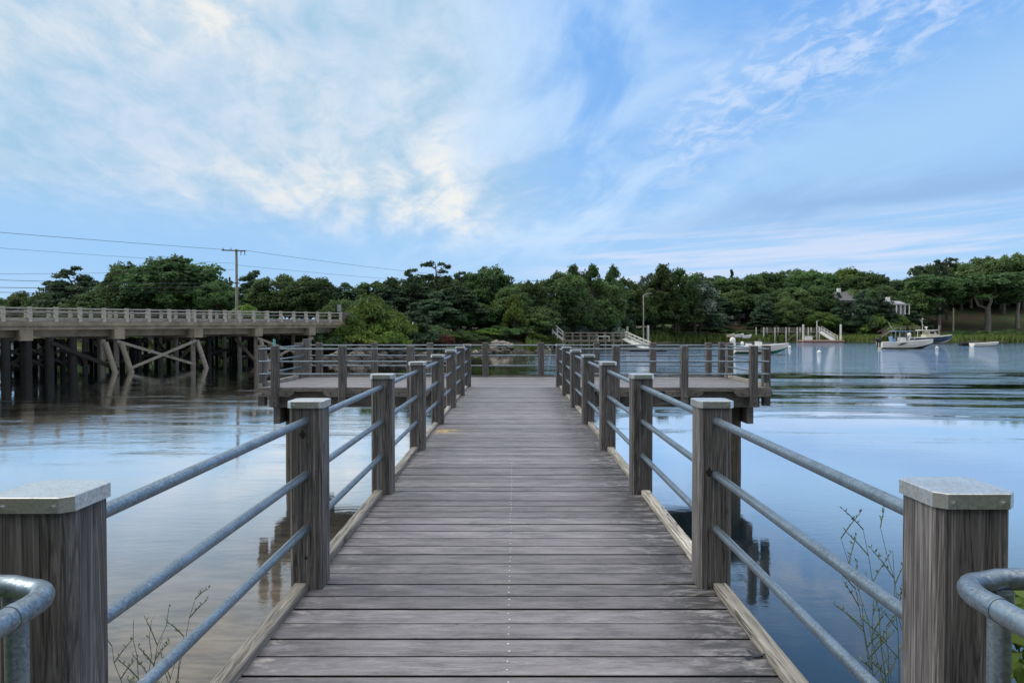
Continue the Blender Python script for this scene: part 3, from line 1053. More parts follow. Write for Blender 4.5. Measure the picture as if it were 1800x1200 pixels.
def proto(kind, k):
    key = (kind, k)
    if key in TREES:
        return TREES[key]
    rng = np.random.default_rng(hash_key(kind) * 17 + k * 101 + 5)
    tm = MB()
    cl_ = []
    bark = BARK
    mat = LEAF_OAK
    leaf, asp, low, jit, fill = 0.26, 1.6, -0.45, 0.75, 0.35
    if kind in ('oak', 'bright'):
        h, w = 8.0, 7.5
        mat = LEAF_BRIGHT if kind == 'bright' else LEAF_OAK
        tm.tube([(0, 0, -0.4), (0.08, 0.05, 1.5), (0.0, 0.1, 3.0), (0.1, 0, 5.2)], [0.30, 0.23, 0.19, 0.08], 8)
        nC = 74
        for i in range(nC):
            th = rng.uniform(0, 6.283)
            u = rng.uniform(-0.75, 1.0)
            rr = math.sqrt(max(0, 1 - u * u)) * rng.uniform(0.72, 1.0)
            x, y = 3.05 * rr * math.cos(th), 3.05 * rr * math.sin(th)
            z = 4.55 + 2.75 * u * rng.uniform(0.82, 1.0)
            r = rng.uniform(0.48, 0.98)
            cl_.append((x, y, z, r, r * 0.85, 170 * r * r + 30, rng.uniform(0.15, 0.85)))
            if i % 4 == 0:
                limb(tm, (0, 0.05, rng.uniform(2.0, 4.0)), (x * 0.9, y * 0.9, z - 0.2), 0.10, 0.03, rng)
        for i in range(10):
            x, y, z = rng.normal(0, 1.2), rng.normal(0, 1.2), rng.uniform(2.8, 6.0)
            cl_.append((x, y, z, 1.2, 1.0, 110, 0.2))
    elif kind == 'pine':
        h, w = 9.0, 6.4
        mat, leaf, asp, jit = LEAF_PINE, 0.24, 2.6, 0.9
        bx = rng.normal(0, 0.25, 5)
        pts = [(bx[i] * (i > 0), bx[4 - i] * (i > 0), z) for i, z in enumerate((-0.4, 2.2, 4.4, 6.6, 8.5))]
        tm.tube(pts, [0.24, 0.20, 0.15, 0.10, 0.04], 8)
        nl = 9
        for i in range(nl):
            f = i / (nl - 1)
            z = 2.3 + 6.3 * f
            reach = (3.1 * (1 - f) ** 0.6 + 0.5) * rng.uniform(0.75, 1.1)
            nb = int(rng.integers(4, 6)) if f < 0.85 else 2
            a0 = rng.uniform(0, 6.283)
            for j in range(nb):
                a = a0 + j * 6.283 / nb + rng.normal(0, 0.3)
                L = reach * rng.uniform(0.6, 1.1)
                x, y = L * math.cos(a), L * math.sin(a)
                zz = z + rng.normal(0.15, 0.25)
                limb(tm, (0, 0, z - 0.4), (x, y, zz), 0.06, 0.02, rng)
                r = rng.uniform(0.5, 0.95) * (1.15 - 0.4 * f)
                tn = rng.uniform(0.1, 0.8)
                cl_.append((x, y, zz, r, r * 0.68, 210 * r * r + 50, tn))
                if L > 1.3:
                    cl_.append((x * 0.55, y * 0.55, zz + 0.1, r, r * 0.75, 150 * r * r + 30, tn * 0.7))
        cl_.append((pts[-1][0], pts[-1][1], 8.6, 0.5, 0.45, 90, 0.6))
        for i in range(6):
            cl_.append((rng.normal(0, .8), rng.normal(0, .8), rng.uniform(3, 7), 0.9, 0.7, 80, 0.15))
    elif kind == 'sparse':
        h, w = 9.0, 4.2
        mat, leaf, asp, jit, fill = LEAF_PINE, 0.22, 2.4, 1.0, 0.6
        tm.tube([(0, 0, -0.4), (0.1, 0, 3), (-0.1, 0.1, 6), (0.1, 0, 8.8)], [0.18, 0.15, 0.10, 0.03], 7)
        for i in range(30):
            z = rng.uniform(2.5, 8.8)
            f = (z - 2.5) / 6.3
            a = rng.uniform(0, 6.283)
            L = (2.3 * (1 - f * 0.6)) * rng.uniform(0.4, 1.0)
            x, y = L * math.cos(a), L * math.sin(a)
            limb(tm, (0, 0, z - 0.35), (x, y, z), 0.045, 0.02, rng)
            r = rng.uniform(0.28, 0.55)
            cl_.append((x, y, z + 0.1, r, r * 0.7, 42, rng.uniform(0.2, 0.8)))
    elif kind == 'spruce':
        h, w = 4.0, 3.4
        mat, leaf, asp = LEAF_PINE, 0.17, 2.2
        tm.tube([(0, 0, -0.3), (0, 0, 3.6)], [0.12, 0.03], 6)
        for i in range(44):
            f = rng.random() ** 1.25
            z = 0.25 + 3.5 * f
            L = 1.55 * (1 - f) * rng.uniform(0.75, 1.05) + 0.05
            a = rng.uniform(0, 6.283)
            r = rng.uniform(0.35, 0.6) * (1.1 - 0.6 * f)
            cl_.append((L * math.cos(a), L * math.sin(a), z, r, r * 0.6, 105, rng.uniform(0.25, 0.95)))
    elif kind == 'poplar':
        h, w = 9.0, 5.0
        mat, leaf, asp, jit = LEAF_SILVER if k >= 2 else LEAF_OAK, 0.25, 1.8, 0.9
        tm.tube([(0, 0, -0.4), (0.1, 0, 3), (0, 0.1, 6), (0, 0, 8.2)], [0.2, 0.16, 0.1, 0.03], 7)
        for i in range(44):
            f = rng.random()
            z = 2.2 + 6.2 * f
            env = 2.1 * math.sin(math.pi * min(1, 0.22 + 0.78 * f)) ** 0.6 + 0.15
            a = rng.uniform(0, 6.283)
            L = env * rng.uniform(0.55, 1.0)
            x, y = L * math.cos(a), L * math.sin(a)
            r = rng.uniform(0.42, 0.72)
            cl_.append((x, y, z, r, r * 1.25, 95 + 60 * r, rng.uniform(0.15, 0.9)))
            if i % 5 == 0:
                limb(tm, (0, 0, z * 0.6), (x, y, z), 0.07, 0.02, rng)
    elif kind == 'umbrella':
        h, w = 13.0, 9.5
        mat, leaf, asp, bark = LEAF_OAK, 0.36, 1.8, BARKL
        if k % 2 == 0:
            tm.tube([(0, 0, -0.5), (0.05, 0, 2.5), (0.0, 0, 5.0)], [0.42, 0.35, 0.30], 9)
            limb(tm, (0, 0, 4.6), (-2.8, 0.6, 9.2), 0.24, 0.08, rng, 0.02)
            limb(tm, (0, 0, 4.6), (0.5, -0.4, 9.8), 0.22, 0.08, rng, 0.02)
            limb(tm, (-1.1, 0.2, 6.6), (-0.6, 1.2, 10.0), 0.12, 0.04, rng, 0.02)
            limb(tm, (0.2, 0, 6.6), (3.0, 0.3, 10.0), 0.12, 0.04, rng, 0.02)
        else:
            tm.tube([(0, 0, -0.5), (-0.1, 0, 3), (0.15, 0.1, 6), (0.1, 0, 10.5)], [0.34, 0.28, 0.24, 0.08], 9)
            for i in range(6):
                a = rng.uniform(0, 6.283)
                limb(tm, (0.1, 0, 5.5 + i * 0.5), (3 * math.cos(a), 3 * math.sin(a), 8 + i * 0.5), 0.10, 0.03, rng)
        for i in range(60):
            a = rng.uniform(0, 6.283)
            L = 4.1 * math.sqrt(rng.random())
            z = 8.3 + 4.0 * rng.random() * (1 - (L / 4.6) ** 2) + 0.4
            r = rng.uniform(0.7, 1.25)
            z -= 3.0 * rng.random() * (rng.random() < 0.5)
            cl_.append((L * math.cos(a), L * math.sin(a), z, r, r * 0.8, 150 * r + 20, rng.uniform(0.1, 0.75)))
    elif kind in ('bush', 'brightbush', 'silverbush', 'redbush', 'hedge'):
        h, w = 2.6, 3.6
        mat = {'bush': LEAF_OAK, 'brightbush': LEAF_BRIGHT, 'silverbush': LEAF_SILVER, 'redbush': LEAF_RED, 'hedge': LEAF_OAK}[kind]
        leaf = 0.16
        for i in range(26):
            a = rng.uniform(0, 6.283)
            L = 1.45 * math.sqrt(rng.random())
            r = rng.uniform(0.35, 0.62)
            z = 0.3 + (1.9 * (1 - (L / 1.9) ** 2)) * rng.uniform(0.35, 1.0)
            x, y = L * math.cos(a), L * math.sin(a)
            cl_.append((x, y, z, r, r * 0.8, 120, rng.uniform(0.15, 0.9)))
            if i % 3 == 0:
                limb(tm, (x * 0.2, y * 0.2, -0.3), (x * 0.9, y * 0.9, z), 0.03, 0.01, rng)
    cl_ = [(a, b, c, d, e, f * 1.8, g) for (a, b, c, d, e, f, g) in cl_]
    V, T = leaves(rng, cl_, leaf * 0.78, asp, low, jit, fill)
    ztop = float(V[:, :, 2].max())
    rad = float(np.quantile(np.abs(V[:, :, 0]), 0.985)) * 2
    crown = quads_mesh('crown', V, T, mat)
    trunk = tm.mesh('trunk', [bark])
    TREES[key] = (ztop, rad, crown, trunk, mat, bark)
    return TREES[key]


def hash_key(s):
    return sum((i + 3) * ord(c) for i, c in enumerate(s))


KIND_NAME = {'oak': ('oak_tree', 'tree'), 'bright': ('leafy_tree', 'tree'), 'pine': ('pine_tree', 'tree'), 'sparse': ('sparse_pine_tree', 'tree'),
             'spruce': ('spruce_tree', 'tree'), 'poplar': ('poplar_tree', 'tree'), 'umbrella': ('tall_tree', 'tree'), 'bush': ('bush', 'bush'),
             'brightbush': ('bush', 'bush'), 'silverbush': ('bush', 'bush'), 'redbush': ('bush', 'bush'), 'hedge': ('hedge', 'hedge')}
NV = {'oak': 3, 'pine': 3, 'sparse': 2, 'poplar': 3, 'umbrella': 2, 'bush': 2}
trng = random.Random(21)


def tree(kind, px, ytop, Y, label, wpx=None, group=None, var=None, lift=0.0):
    k = var if var is not None else trng.randrange(NV.get(kind, 1))
    h, w, crown, trunk, mat, bark = proto(kind, k)
    Ymin = float(np.interp(px, [a for a, b in SHORE_PX], [b for a, b in SHORE_PX])) + 2.5
    if 1080 < px < 1160 and 'bush' not in kind:
        Ymin += 6
    if Y < Ymin and wpx:
        Y = Ymin + (0 if 'bush' in kind else trng.uniform(1, 4))
    top = at(px, ytop, Y)
    g = gz(top.x, Y) + lift
    H = max(1.0, top.z - g)
    sz = H / h
    sx = (wpx * Y / F) / w if wpx else sz * trng.uniform(0.92, 1.2)
    name, cat = KIND_NAME[kind]
    r = thing(name, label, cat, (top.x, Y, g), trng.uniform(0, 6.283) if kind != 'umbrella' or k else 0.0, group)
    r.scale = (sx, sx, sz)
    bush_ = 'bush' in kind or kind == 'hedge'
    obj('foliage' if bush_ else 'crown', crown, mat, r)
    obj('stems' if bush_ else 'trunk', trunk, bark, r)
    return r


# --- left, behind the bridge
tree('oak', 12, 522, 168, 'low rounded far tree at the left edge of the photo above the bridge railing', 60)
tree('oak', 52, 509, 165, 'rounded far tree left of the layered dark pine, above the bridge railing', 75)
tree('bush', 90, 505, 140, 'broad low dark tree crown just left of the layered dark pine behind the bridge', 80)
tree('pine', 128, 466, 132, 'dark layered pine with a ragged top standing left of the biggest oak', 100, var=1)
tree('pine', 188, 490, 130, 'small pine with a thin reaching limb between the layered pine and the biggest oak', 60, var=2)
tree('oak', 305, 446, 108, 'biggest broad oak crown behind the bridge, left of the utility pole', 170, var=0)
tree('oak', 236, 457, 112, 'rounded oak crown fused to the left flank of the biggest oak', 100, var=1)
tree('oak', 382, 490, 104, 'small oak shoulder between the biggest oak and the utility pole', 70, var=2)
tree('pine', 447, 473, 100, 'dark tree rising just right of the utility pole', 80, var=0)
tree('oak', 484, 479, 98, 'rounded oak second to the right of the utility pole', 85, var=1)
tree('oak', 546, 481, 94, 'oak with a small raised knob on top above the middle of the bridge railing', 85, var=2)
tree('oak', 515, 500, 96, 'low oak filling the dip between two taller oaks right of the utility pole', 80, var=0)
tree('pine', 606, 495, 104, 'dark bluish pine above the vine covered hedge', 75, var=1)
tree('bright', 432, 532, 88, 'small bright green bush-like tree at the foot of the utility pole', 50)
for i, (p_, y_, Y_) in enumerate(((160, 505, 138), (205, 500, 125), (100, 522, 150), (345, 500, 112), (420, 505, 112), (270, 505, 118), (580, 505, 108), (30, 528, 180), (-40, 520, 185))):
    tree('oak' if i % 2 else 'pine', p_, y_, Y_, 'dark tree filling the gaps low behind the bridge railing', 110, 'fill trees behind the bridge')
for i, (p_, Y_) in enumerate(((598, 76), (630, 78), (662, 80))):
    tree('hedge', p_, 519 + i, Y_, ('vine covered hedge block nearest the bridge sign', 'vine covered hedge block in the middle of the level topped hedge', 'vine covered hedge block at the right end of the level topped hedge')[i], 62)

for i in range(15):
    p_ = 130 + i * 31 + trng.uniform(-8, 8)
    Ys_ = float(np.interp(p_, [a for a, b in SHORE_PX], [b for a, b in SHORE_PX]))
    tree('bush', p_, trng.uniform(553, 566), Ys_ + trng.uniform(1.5, 3), 'dark bush on the shaded bank under and behind the bridge', 75, 'bushes on the bank behind the bridge')
for i in range(16):
    p_ = 20 + i * 38 + trng.uniform(-8, 8)
    tree('bush', p_, trng.uniform(520, 530), 122 if p_ > 130 else 175, 'dark tall shrub seen through the bridge railing', 90, 'tall shrubs behind the bridge railing')

# --- centre headland
tree('brightbush', 655, 513, 70, 'largest yellow-green bush at the end of the bridge', 100)
tree('brightbush', 614, 547, 66, 'yellow-green bush touching the end post of the bridge railing', 62)
tree('brightbush', 690, 540, 72, 'yellow-green bush between the largest bright bush and the dark spruce', 70)
tree('bush', 585, 578, 65, 'low green bush on the bank directly under the bridge end', 60)
tree('brightbush', 630, 575, 66, 'low yellow-green bush on the bank below the largest bright bush', 80)
tree('brightbush', 676, 556, 67, 'olive bush low on the bank in front of the largest bright bush', 75)
tree('spruce', 728, 530, 71.5, 'bluish conical spruce standing on the bank right of the yellow-green bushes', 85)
tree('pine', 684, 486, 92, 'dark pine crown above the yellow-green bushes', 85, var=2)
tree('pine', 724, 486, 94, 'dark pine just left of the tallest ragged pine', 70, var=0)
tree('sparse', 766, 456, 96, 'tallest ragged open pine sticking up from the headland', 84, var=0)
tree('sparse', 722, 470, 97, 'thin ragged pine top left of the tallest ragged pine', 44, var=1)
tree('sparse', 808, 475, 98, 'slim ragged pine top touching the left side of the domed oak', 40, var=1)
tree('oak', 852, 462, 99, 'domed oak crown in the middle of the headland skyline', 92, var=1)
tree('pine', 800, 497, 90, 'brownish dark pine left of and below the domed oak', 100, var=1)
tree('pine', 765, 510, 86, 'dark pine in front of the tallest ragged pine', 90, var=2)
tree('oak', 900, 502, 94, 'oak on the right flank below the domed oak', 70, var=0)
tree('oak', 932, 489, 102, 'small oak beside the distant pole in the skyline dip', 55, var=2)
tree('oak', 985, 474, 108, 'broad oak rising right of the skyline dip', 90, var=0)
tree('poplar', 1012, 462, 112, 'feathery poplar, left of the three above the first dock', 48, var=0)
tree('poplar', 1040, 461, 114, 'feathery poplar, middle of the three above the first dock', 48, var=1)
tree('poplar', 1077, 462, 116, 'feathery poplar, right of the three above the first dock', 40, var=0)
tree('oak', 1055, 486, 106, 'round oak crown below the three feathery poplars', 80, var=1)
tree('oak', 1098, 485, 110, 'olive toned oak left of the tall lamp pole', 70, var=2)
tree('poplar', 1145, 478, 128, 'silvery willow-like poplar just right of the tall lamp pole', 66, var=2)
tree('poplar', 1166, 461, 140, 'tall feathery poplar on the skyline right of the lamp pole', 60, var=1)
tree('oak', 1192, 468, 142, 'rounded oak beside the tall feathery poplar right of the lamp pole', 75, var=0)
tree('poplar', 1222, 478, 144, 'silvery poplar over the right end of the timber bulkhead', 66, var=2)
tree('silverbush', 1052, 553, 98, 'silvery grey bush behind the first dock', 72)
tree('silverbush', 1018, 565, 97, 'smaller pale grey bush left of the silvery bush behind the first dock', 40)
tree('redbush', 772, 585, 74.5, 'rusty red shrub on the bank above the rocks', 50)
tree('oak', 1000, 515, 100, 'dark green oak low on the headland above the white stair rails', 75, var=1)
tree('brightbush', 905, 512, 91, 'yellowish leafy spray on the dark headland slope', 40)
for i in range(16):
    p_ = 770 + i * 25 + trng.uniform(-8, 8)
    t_ = max(0, (p_ - 940) / 60)
    tree('pine' if i % 4 == 0 else 'oak', p_, trng.uniform(520, 545) - 2 * t_, 86 + (p_ - 770) * 0.045 + trng.uniform(0, 5) + 3 * t_, 'dark green tree massed on the lower slope of the headland', 75, 'trees massed on the headland')
for i in range(18):
    p_ = 735 + i * 25
    Yb = np.interp(p_, [735, 850, 945, 985, 1060, 1120, 1200], [74, 83.5, 90, 101, 117, 137, 148])
    Yb += 2.0
    if 940 < p_ < 1110:
        Yb += 9
    tree(('bush', 'bush', 'brightbush')[i % 3], p_, trng.uniform(570, 588) if p_ < 1000 else trng.uniform(570, 582), Yb + trng.uniform(0, 2), 'low bush in the fringe along the foot of the headland', 52, 'bushes along the foot of the headland')
for i in range(16):
    p_ = 650 + i * 38 + trng.uniform(-10, 10)
    tree('pine' if i % 2 else 'oak', p_, trng.uniform(506, 520), 118 + max(0, p_ - 950) * 0.12, 'tree in the dark mass behind the headland skyline trees', 90, 'background trees of the headland')

for (p_, y_) in ((660, 492), (702, 487), (745, 480), (785, 483), (826, 482), (878, 486), (915, 494)):
    tree('oak', p_, y_, 112, 'tree in the dark mass behind the headland skyline trees', 80, 'background trees of the headland')

# --- right shore
SKY_R = [(1250, 485), (1286, 472, 'spruce'), (1262, 483), (1310, 481), (1345, 477), (1382, 471), (1415, 472), (1447, 478), (1492, 466), (1520, 474), (1553, 481), (1580, 490),
         (1640, 462), (1690, 458), (1725, 449), (1765, 443), (1800, 441), (1840, 445)]
LAB_R = ['oak at the left end of the right shore skyline next to the silvery poplar', 'tiny pointed spruce tip poking above the right shore wood', 'oak left below the pointed spruce tip',
         'oak just right of the pointed spruce tip', 'round oak crown above the house glimpsed between trunks', 'broad crown right of the round oak above the glimpsed house',
         'flat topped crown above the white posted dock', 'crown filling the notch left of the brightest dome on the right skyline', 'bright green dome standing out on the right shore skyline',
         'dome on the right flank of the bright green dome', 'dark round crown above the grey house', 'low crown in the skyline dip left of the tall ragged pines',
         'broad crown between the ragged pines and the high wood', 'crown left of the highest part of the right wood', 'crown above the forked pale trunk',
         'highest crown of the right shore wood', 'crown at the right edge of the photo above the dinghy', 'crown running out of the right edge of the photo']
for i, e in enumerate(SKY_R):
    kind = e[2] if len(e) > 2 else ('bright' if i == 8 else ('oak' if i not in (2, 10) else 'pine'))
    Yr = 186 + (i % 3) * 4 + (0 if e[0] < 1600 else 6)
    tree(kind, e[0], e[1], Yr, LAB_R[i], 26 if kind == 'spruce' else 78)
tree('sparse', 1613, 464, 182, 'tall ragged pine, left of the two with bare reaching tops on the right shore', 62, var=0)
tree('sparse', 1665, 452, 184, 'tall ragged pine, right of the two with bare reaching tops on the right shore', 66, var=1)
tree('pine', 1618, 480, 178, 'dark layered pine under the left tall ragged pine', 80, var=0)
tree('umbrella', 1737, 478, 172, 'tall tree with a pale forked bare trunk on the brown bank', 120, var=0)
tree('umbrella', 1652, 480, 173, 'tall tree with a grey upright trunk left of the forked pale one', 95, var=1)
tree('umbrella', 1790, 472, 176, 'tall tree at the far right whose crown touches the forked tree', 90, var=1)
for i in range(26):
    p_ = 1225 + i * 24 + trng.uniform(-9, 9)
    if 1625 < p_ < 1845:
        tree('oak' if i % 2 else 'umbrella', p_, trng.uniform(482, 500), 196 + trng.uniform(0, 6), 'dark tree deep in the shaded wood above the brown bank', 80, 'shaded wood above the brown bank')
    else:
        tree(('oak', 'oak', 'pine')[i % 3], p_, trng.uniform(498, 520), 171 + trng.uniform(0, 7), 'dark green tree in the middle of the wood on the right shore', 66, 'wood on the right shore')
for i in range(22):
    p_ = 1235 + i * 29 + trng.uniform(-6, 6)
    tree('pine' if i % 2 else 'oak', p_, trng.uniform(484, 500), 208 + trng.uniform(0, 14), 'tree in the unlit back rows of the right shore wood', 90, 'back rows of the right shore wood')
for i, (p_, y_, kd) in enumerate(((1210, 548, 'oak'), (1240, 540, 'pine'), (1262, 552, 'poplar'), (1340, 548, 'pine'), (1385, 548, 'pine'), (1405, 540, 'oak'), (1440, 545, 'bright'), (1470, 540, 'pine'), (1500, 555, 'oak'), (1545, 545, 'brightbush'),
                                  (1575, 545, 'brightbush'), (1605, 545, 'pine'))):
    tree(kd, p_, y_, 162 + (i % 3) * 2, ('low tree on the bank at the left of the timber bulkhead', 'low dark pine over the timber bulkhead', 'slim pale low tree right of the timber bulkhead', 'low dark pine right of the brown slope behind the canoe',
         'low dark pine at the shore end of the white posted dock', 'low oak behind the middle of the white posted dock', 'bright low tree behind the lamp of the white posted dock',
         'low dark pine behind the gangway of the white posted dock', 'low oak in front of the grey house', 'wide light green shrub below the pale roofed cottage', 'light green shrub touching the pale roofed cottage',
         'low dark pine at the left end of the brown bank')[i], 62)
for i in range(30):
    p_ = 1165 + i * 22 + trng.uniform(-6, 6)
    if 1330 < p_ < 1400 and i % 2:
        continue
    tree('bush', p_, trng.uniform(577, 585), 161 + trng.uniform(0, 2.5), 'low bush in the fringe behind the marsh grass of the right shore', 44, 'fringe bushes of the right shore')

for i in range(14):
    p_ = 1600 + i * 20
    tree('bush', p_, trng.uniform(505, 516), 206 + trng.uniform(0, 5), 'dark undergrowth in the shade behind the brown bank', 60, 'undergrowth behind the brown bank', lift=-1.6)
    tree('bush', p_ + 10, trng.uniform(505, 516), 214 + trng.uniform(0, 5), 'dark undergrowth in the shade behind the brown bank', 70, 'undergrowth behind the brown bank', lift=-1.6)
tree('pine', 1518, 507, 163, 'dark layered pine covering the right half of the grey house', 52, var=0)
tree('pine', 1550, 512, 164, 'dark pine between the grey house and the pale roofed cottage', 55, var=1)
tree('pine', 1342, 515, 164, 'dark pine covering the left end of the grey shingled house', 46, var=2)
tree('oak', 1385, 520, 163, 'leafy tree covering the right end of the grey shingled house', 46, var=1)
tree('pine', 1476, 512, 165, 'dark pine touching the left wall of the grey house', 34, var=2)

# added unseen mass of leaves behind the viewer, darkens the near posts' facing sides
nrng = np.random.default_rng(77)
tcl = [(nrng.uniform(-10, 10), nrng.uniform(-6.5, -3.8), nrng.uniform(-0.3, 5.2), 0.95, 0.9, 110, nrng.uniform(0.1, 0.7)) for _ in range(110)]
V, T = leaves(nrng, tcl, 0.30, 1.7)
tag(obj('added_thicket', quads_mesh('added_thicket', V, T, LEAF_PINE), LEAF_PINE), 'added unseen dense leaf mass behind the viewer that darkens the near post faces', 'added_thicket', kind='stuff')

# short bare trunks on the brown bank
for px_, yt, lab, mt in ((1676, 541, 'short pale bare trunk standing on the brown bank', BARKL), (1619, 548, 'dark bare trunk at the left end of the brown bank', BARK)):
    Yt = 166
    q = at(px_, yt, Yt)
    g = gz(q.x, Yt)
    r = thing('bare_trunk', lab, 'tree', (q.x, Yt, g))
    m = MB(); m.tube([(0, 0, -0.5), (0.08, 0, (q.z - g) * 0.5), (0.0, 0, q.z - g)], [0.22, 0.18, 0.12], 8)
    obj('trunk', m, mt, r)
    m = MB(); m.tube([(0, 0, (q.z - g) * 0.75), (0.5, 0.1, (q.z - g) * 0.95)], [0.07, 0.03], 6)
    obj('branch', m, mt, r)

# marsh grass: nobody could count it
grng = np.random.default_rng(4)
gp = []
for (p0, p1, n_, dmin, dmax, hh) in ((1135, 1850, 15000, 0.2, 8, 1.15), (925, 985, 1600, 0.3, 3.5, 0.9), (1000, 1140, 2200, 0.3, 4, 0.8), (-200, 560, 2500, 0.5, 3, 0.8), (700, 925, 1600, 4.5, 8, 0.9)):
    pp = grng.uniform(p0, p1, n_)
    Ys = np.interp(pp, [a for a, b in SHORE_PX], [b for a, b in SHORE_PX]) + grng.uniform(dmin - 2, dmax + 6, n_)
    Xs = (pp - 900) / F * Ys
    d = shore_dist(Xs, Ys)
    ok = (d > dmin) & (d < dmax)
    Xs, Ys = Xs[ok], Ys[ok]
    gp.append(np.stack([Xs, Ys, ground_z(Xs, Ys), hh * grng.uniform(0.6, 1.15, len(Xs))], 1))
gp = np.concatenate(gp)
nG = len(gp)
ang = grng.uniform(0, 6.283, nG)
wd = grng.uniform(0.10, 0.24, nG)
lean = grng.normal(0, 0.18, (nG, 2))
ca, sa = np.cos(ang) * wd, np.sin(ang) * wd
base_ = gp[:, :3] - np.array([0, 0, 0.1])
top_ = gp[:, :3] + np.stack([lean[:, 0], lean[:, 1], gp[:, 3]], 1)
off_ = np.stack([ca, sa, np.zeros(nG)], 1)
V = np.stack([base_ - off_, base_ + off_, top_ + off_ * 0.25, top_ - off_ * 0.25], 1)
gm_ = quads_mesh('marsh_grass', V, np.clip(grng.normal(0.5, 0.25, nG), 0, 1), GRASSM)
tag(obj('marsh_grass', gm_, GRASSM), 'green marsh grass along the far water edge', 'grass', kind='stuff')

# riprap
rock_me = []
for k in range(5):
    r2 = random.Random(50 + k)
    m = MB(); m.ball((0, 0, 0), 1.0, seg=7, rings=5, sq=(1.15, 0.9, 0.7), jit=0.22, rng=r2)
    m.smooth = [False] * len(m.smooth)
    rock_me.append(m)
ROCKL = plain('pale_granite', (0.36, 0.32, 0.27), 0.85, 0, 0.3, 2)
ROCKD = plain('wet_dark_rock', (0.06, 0.055, 0.05), 0.6, 0, 0.35, 2)
rl = [m.mesh('rock', [ROCKL]) for m in rock_me]
rd = [m.mesh('rock', [ROCKD]) for m in rock_me]
rr_ = random.Random(9)
for i in range(150):
    p_ = rr_.uniform(556, 985)
    Ys = float(np.interp(p_, [a for a, b in SHORE_PX], [b for a, b in SHORE_PX]))
    up = i % 3
    Yy = Ys + (rr_.uniform(0.9, 2.6) if up == 0 else rr_.uniform(-0.9, 1.3))
    x = (p_ - 900) / F * Yy
    z = gz(x, Yy)
    s = rr_.uniform(0.28, 0.55)
    o = obj('rock', (rl if up == 0 else rd)[rr_.randrange(5)], ROCKL if up == 0 else ROCKD, None, (x, Yy, max(z, WATER - 0.05) + 0.1), rr_.uniform(0, 6.28))
    o.scale = (s * rr_.uniform(.8, 1.3), s, s * rr_.uniform(.8, 1.1))
    if up == 0:
        tag(o, 'pale boulder in the upper dry course of the riprap along the headland', 'rock', 'pale riprap boulders')
    else:
        tag(o, 'dark wet boulder in the lower course of the riprap along the headland', 'rock', 'dark riprap boulders')

# ------------------------------------------------------------------ road bridge on the left
BO = Vector((-29.9, 41.5, 0))
BA = math.atan2(23.5, 14.3)
bridge = thing('road_bridge', 'concrete road bridge with white railing posts on braced timber piles at the left', 'bridge', BO, BA)
BL = 27.51
XL, XR = -22.0, 28.0
BWID = 10.5


def bz(x):
    return 1.548 + 0.155 * x / BL


def long_box(m, xa, xb, ya, yb, za, zb, step=None):
    """box along the bridge whose heights are measured from the road line"""
    vs = []
    for x in (xa, xb):
        vs += [(x, ya, bz(x) + za), (x, yb, bz(x) + za), (x, yb, bz(x) + zb), (x, ya, bz(x) + zb)]
    m.add(vs, [(3, 2, 1, 0), (4, 5, 6, 7), (0, 1, 5, 4), (1, 2, 6, 5), (2, 3, 7, 6), (3, 0, 4, 7)])


m = MB(); long_box(m, XL, XR, 0.0, BWID, -0.27, 0.0); obj('slab', m, CONC, bridge)
m = MB(); long_box(m, XL, XR, 0.07, BWID - 0.07, -0.50, -0.272); obj('fascia', m, CONC, bridge)
for yg in (0.75, 3.0, 5.3, 7.6, 9.7):
    m = MB(); long_box(m, XL, XR, yg - 0.18, yg + 0.18, -0.95, -0.502); obj('girder', m, CONC, bridge)
m = MB(); long_box(m, XL, XR, 0.9, BWID - 0.9, 0.004, 0.02); obj('roadway', m, ASPH, bridge)
TP = [-0.58, -0.53, -0.48, -0.42, -0.365, -0.31, -0.255, -0.20, -0.15, -0.098, -0.045, .0087, .061, .115, .167, .222, .2775, .334, .390, .444, .462, .5105, .557, .604, .6535, .703, .753, .8025, .852, .90, .9527, 1.0025]
pm = MB(); pm.span((-0.10, -0.09, 0.0), (0.10, 0.09, 0.90)); pm.span((-0.115, -0.105, 0.80), (0.115, 0.105, 0.845))
pm.span((-0.115, -0.105, 0.46), (0.115, 0.105, 0.52))
pm = pm.mesh('railing_post', [CONC_L])
for t in TP:
    for yy in (0.14, BWID - 0.14):
        x = t * BL
        obj('railing_post', pm, CONC_L, bridge, (x, yy, bz(x)))
for yy in (0.16, BWID - 0.16):
    for za, zb, mt in ((0.78, 0.86, CONC_L), (0.50, 0.58, WOOD_GREY), (0.02, 0.26, WOOD_GREY)):
        m = MB(); long_box(m, XL, 27.6, yy - 0.03, yy + 0.03, za, zb); obj('railing_bar', m, mt, bridge)
m = MB(); m.span((27.75, 0.0, bz(27.7)), (28.6, 0.35, bz(27.7) + 0.93)); obj('end_block', m, WOOD_BEAM, bridge)
m = MB(); m.span((28.0, -0.3, -3), (28.6, BWID, bz(28) - 0.275)); obj('abutment', m, CONC, bridge)
m = MB(); long_box(m, 28.61, 34.0, 2.2, BWID + 0.5, -1.2, -0.02); obj('approach_road', m, GROUND, bridge)

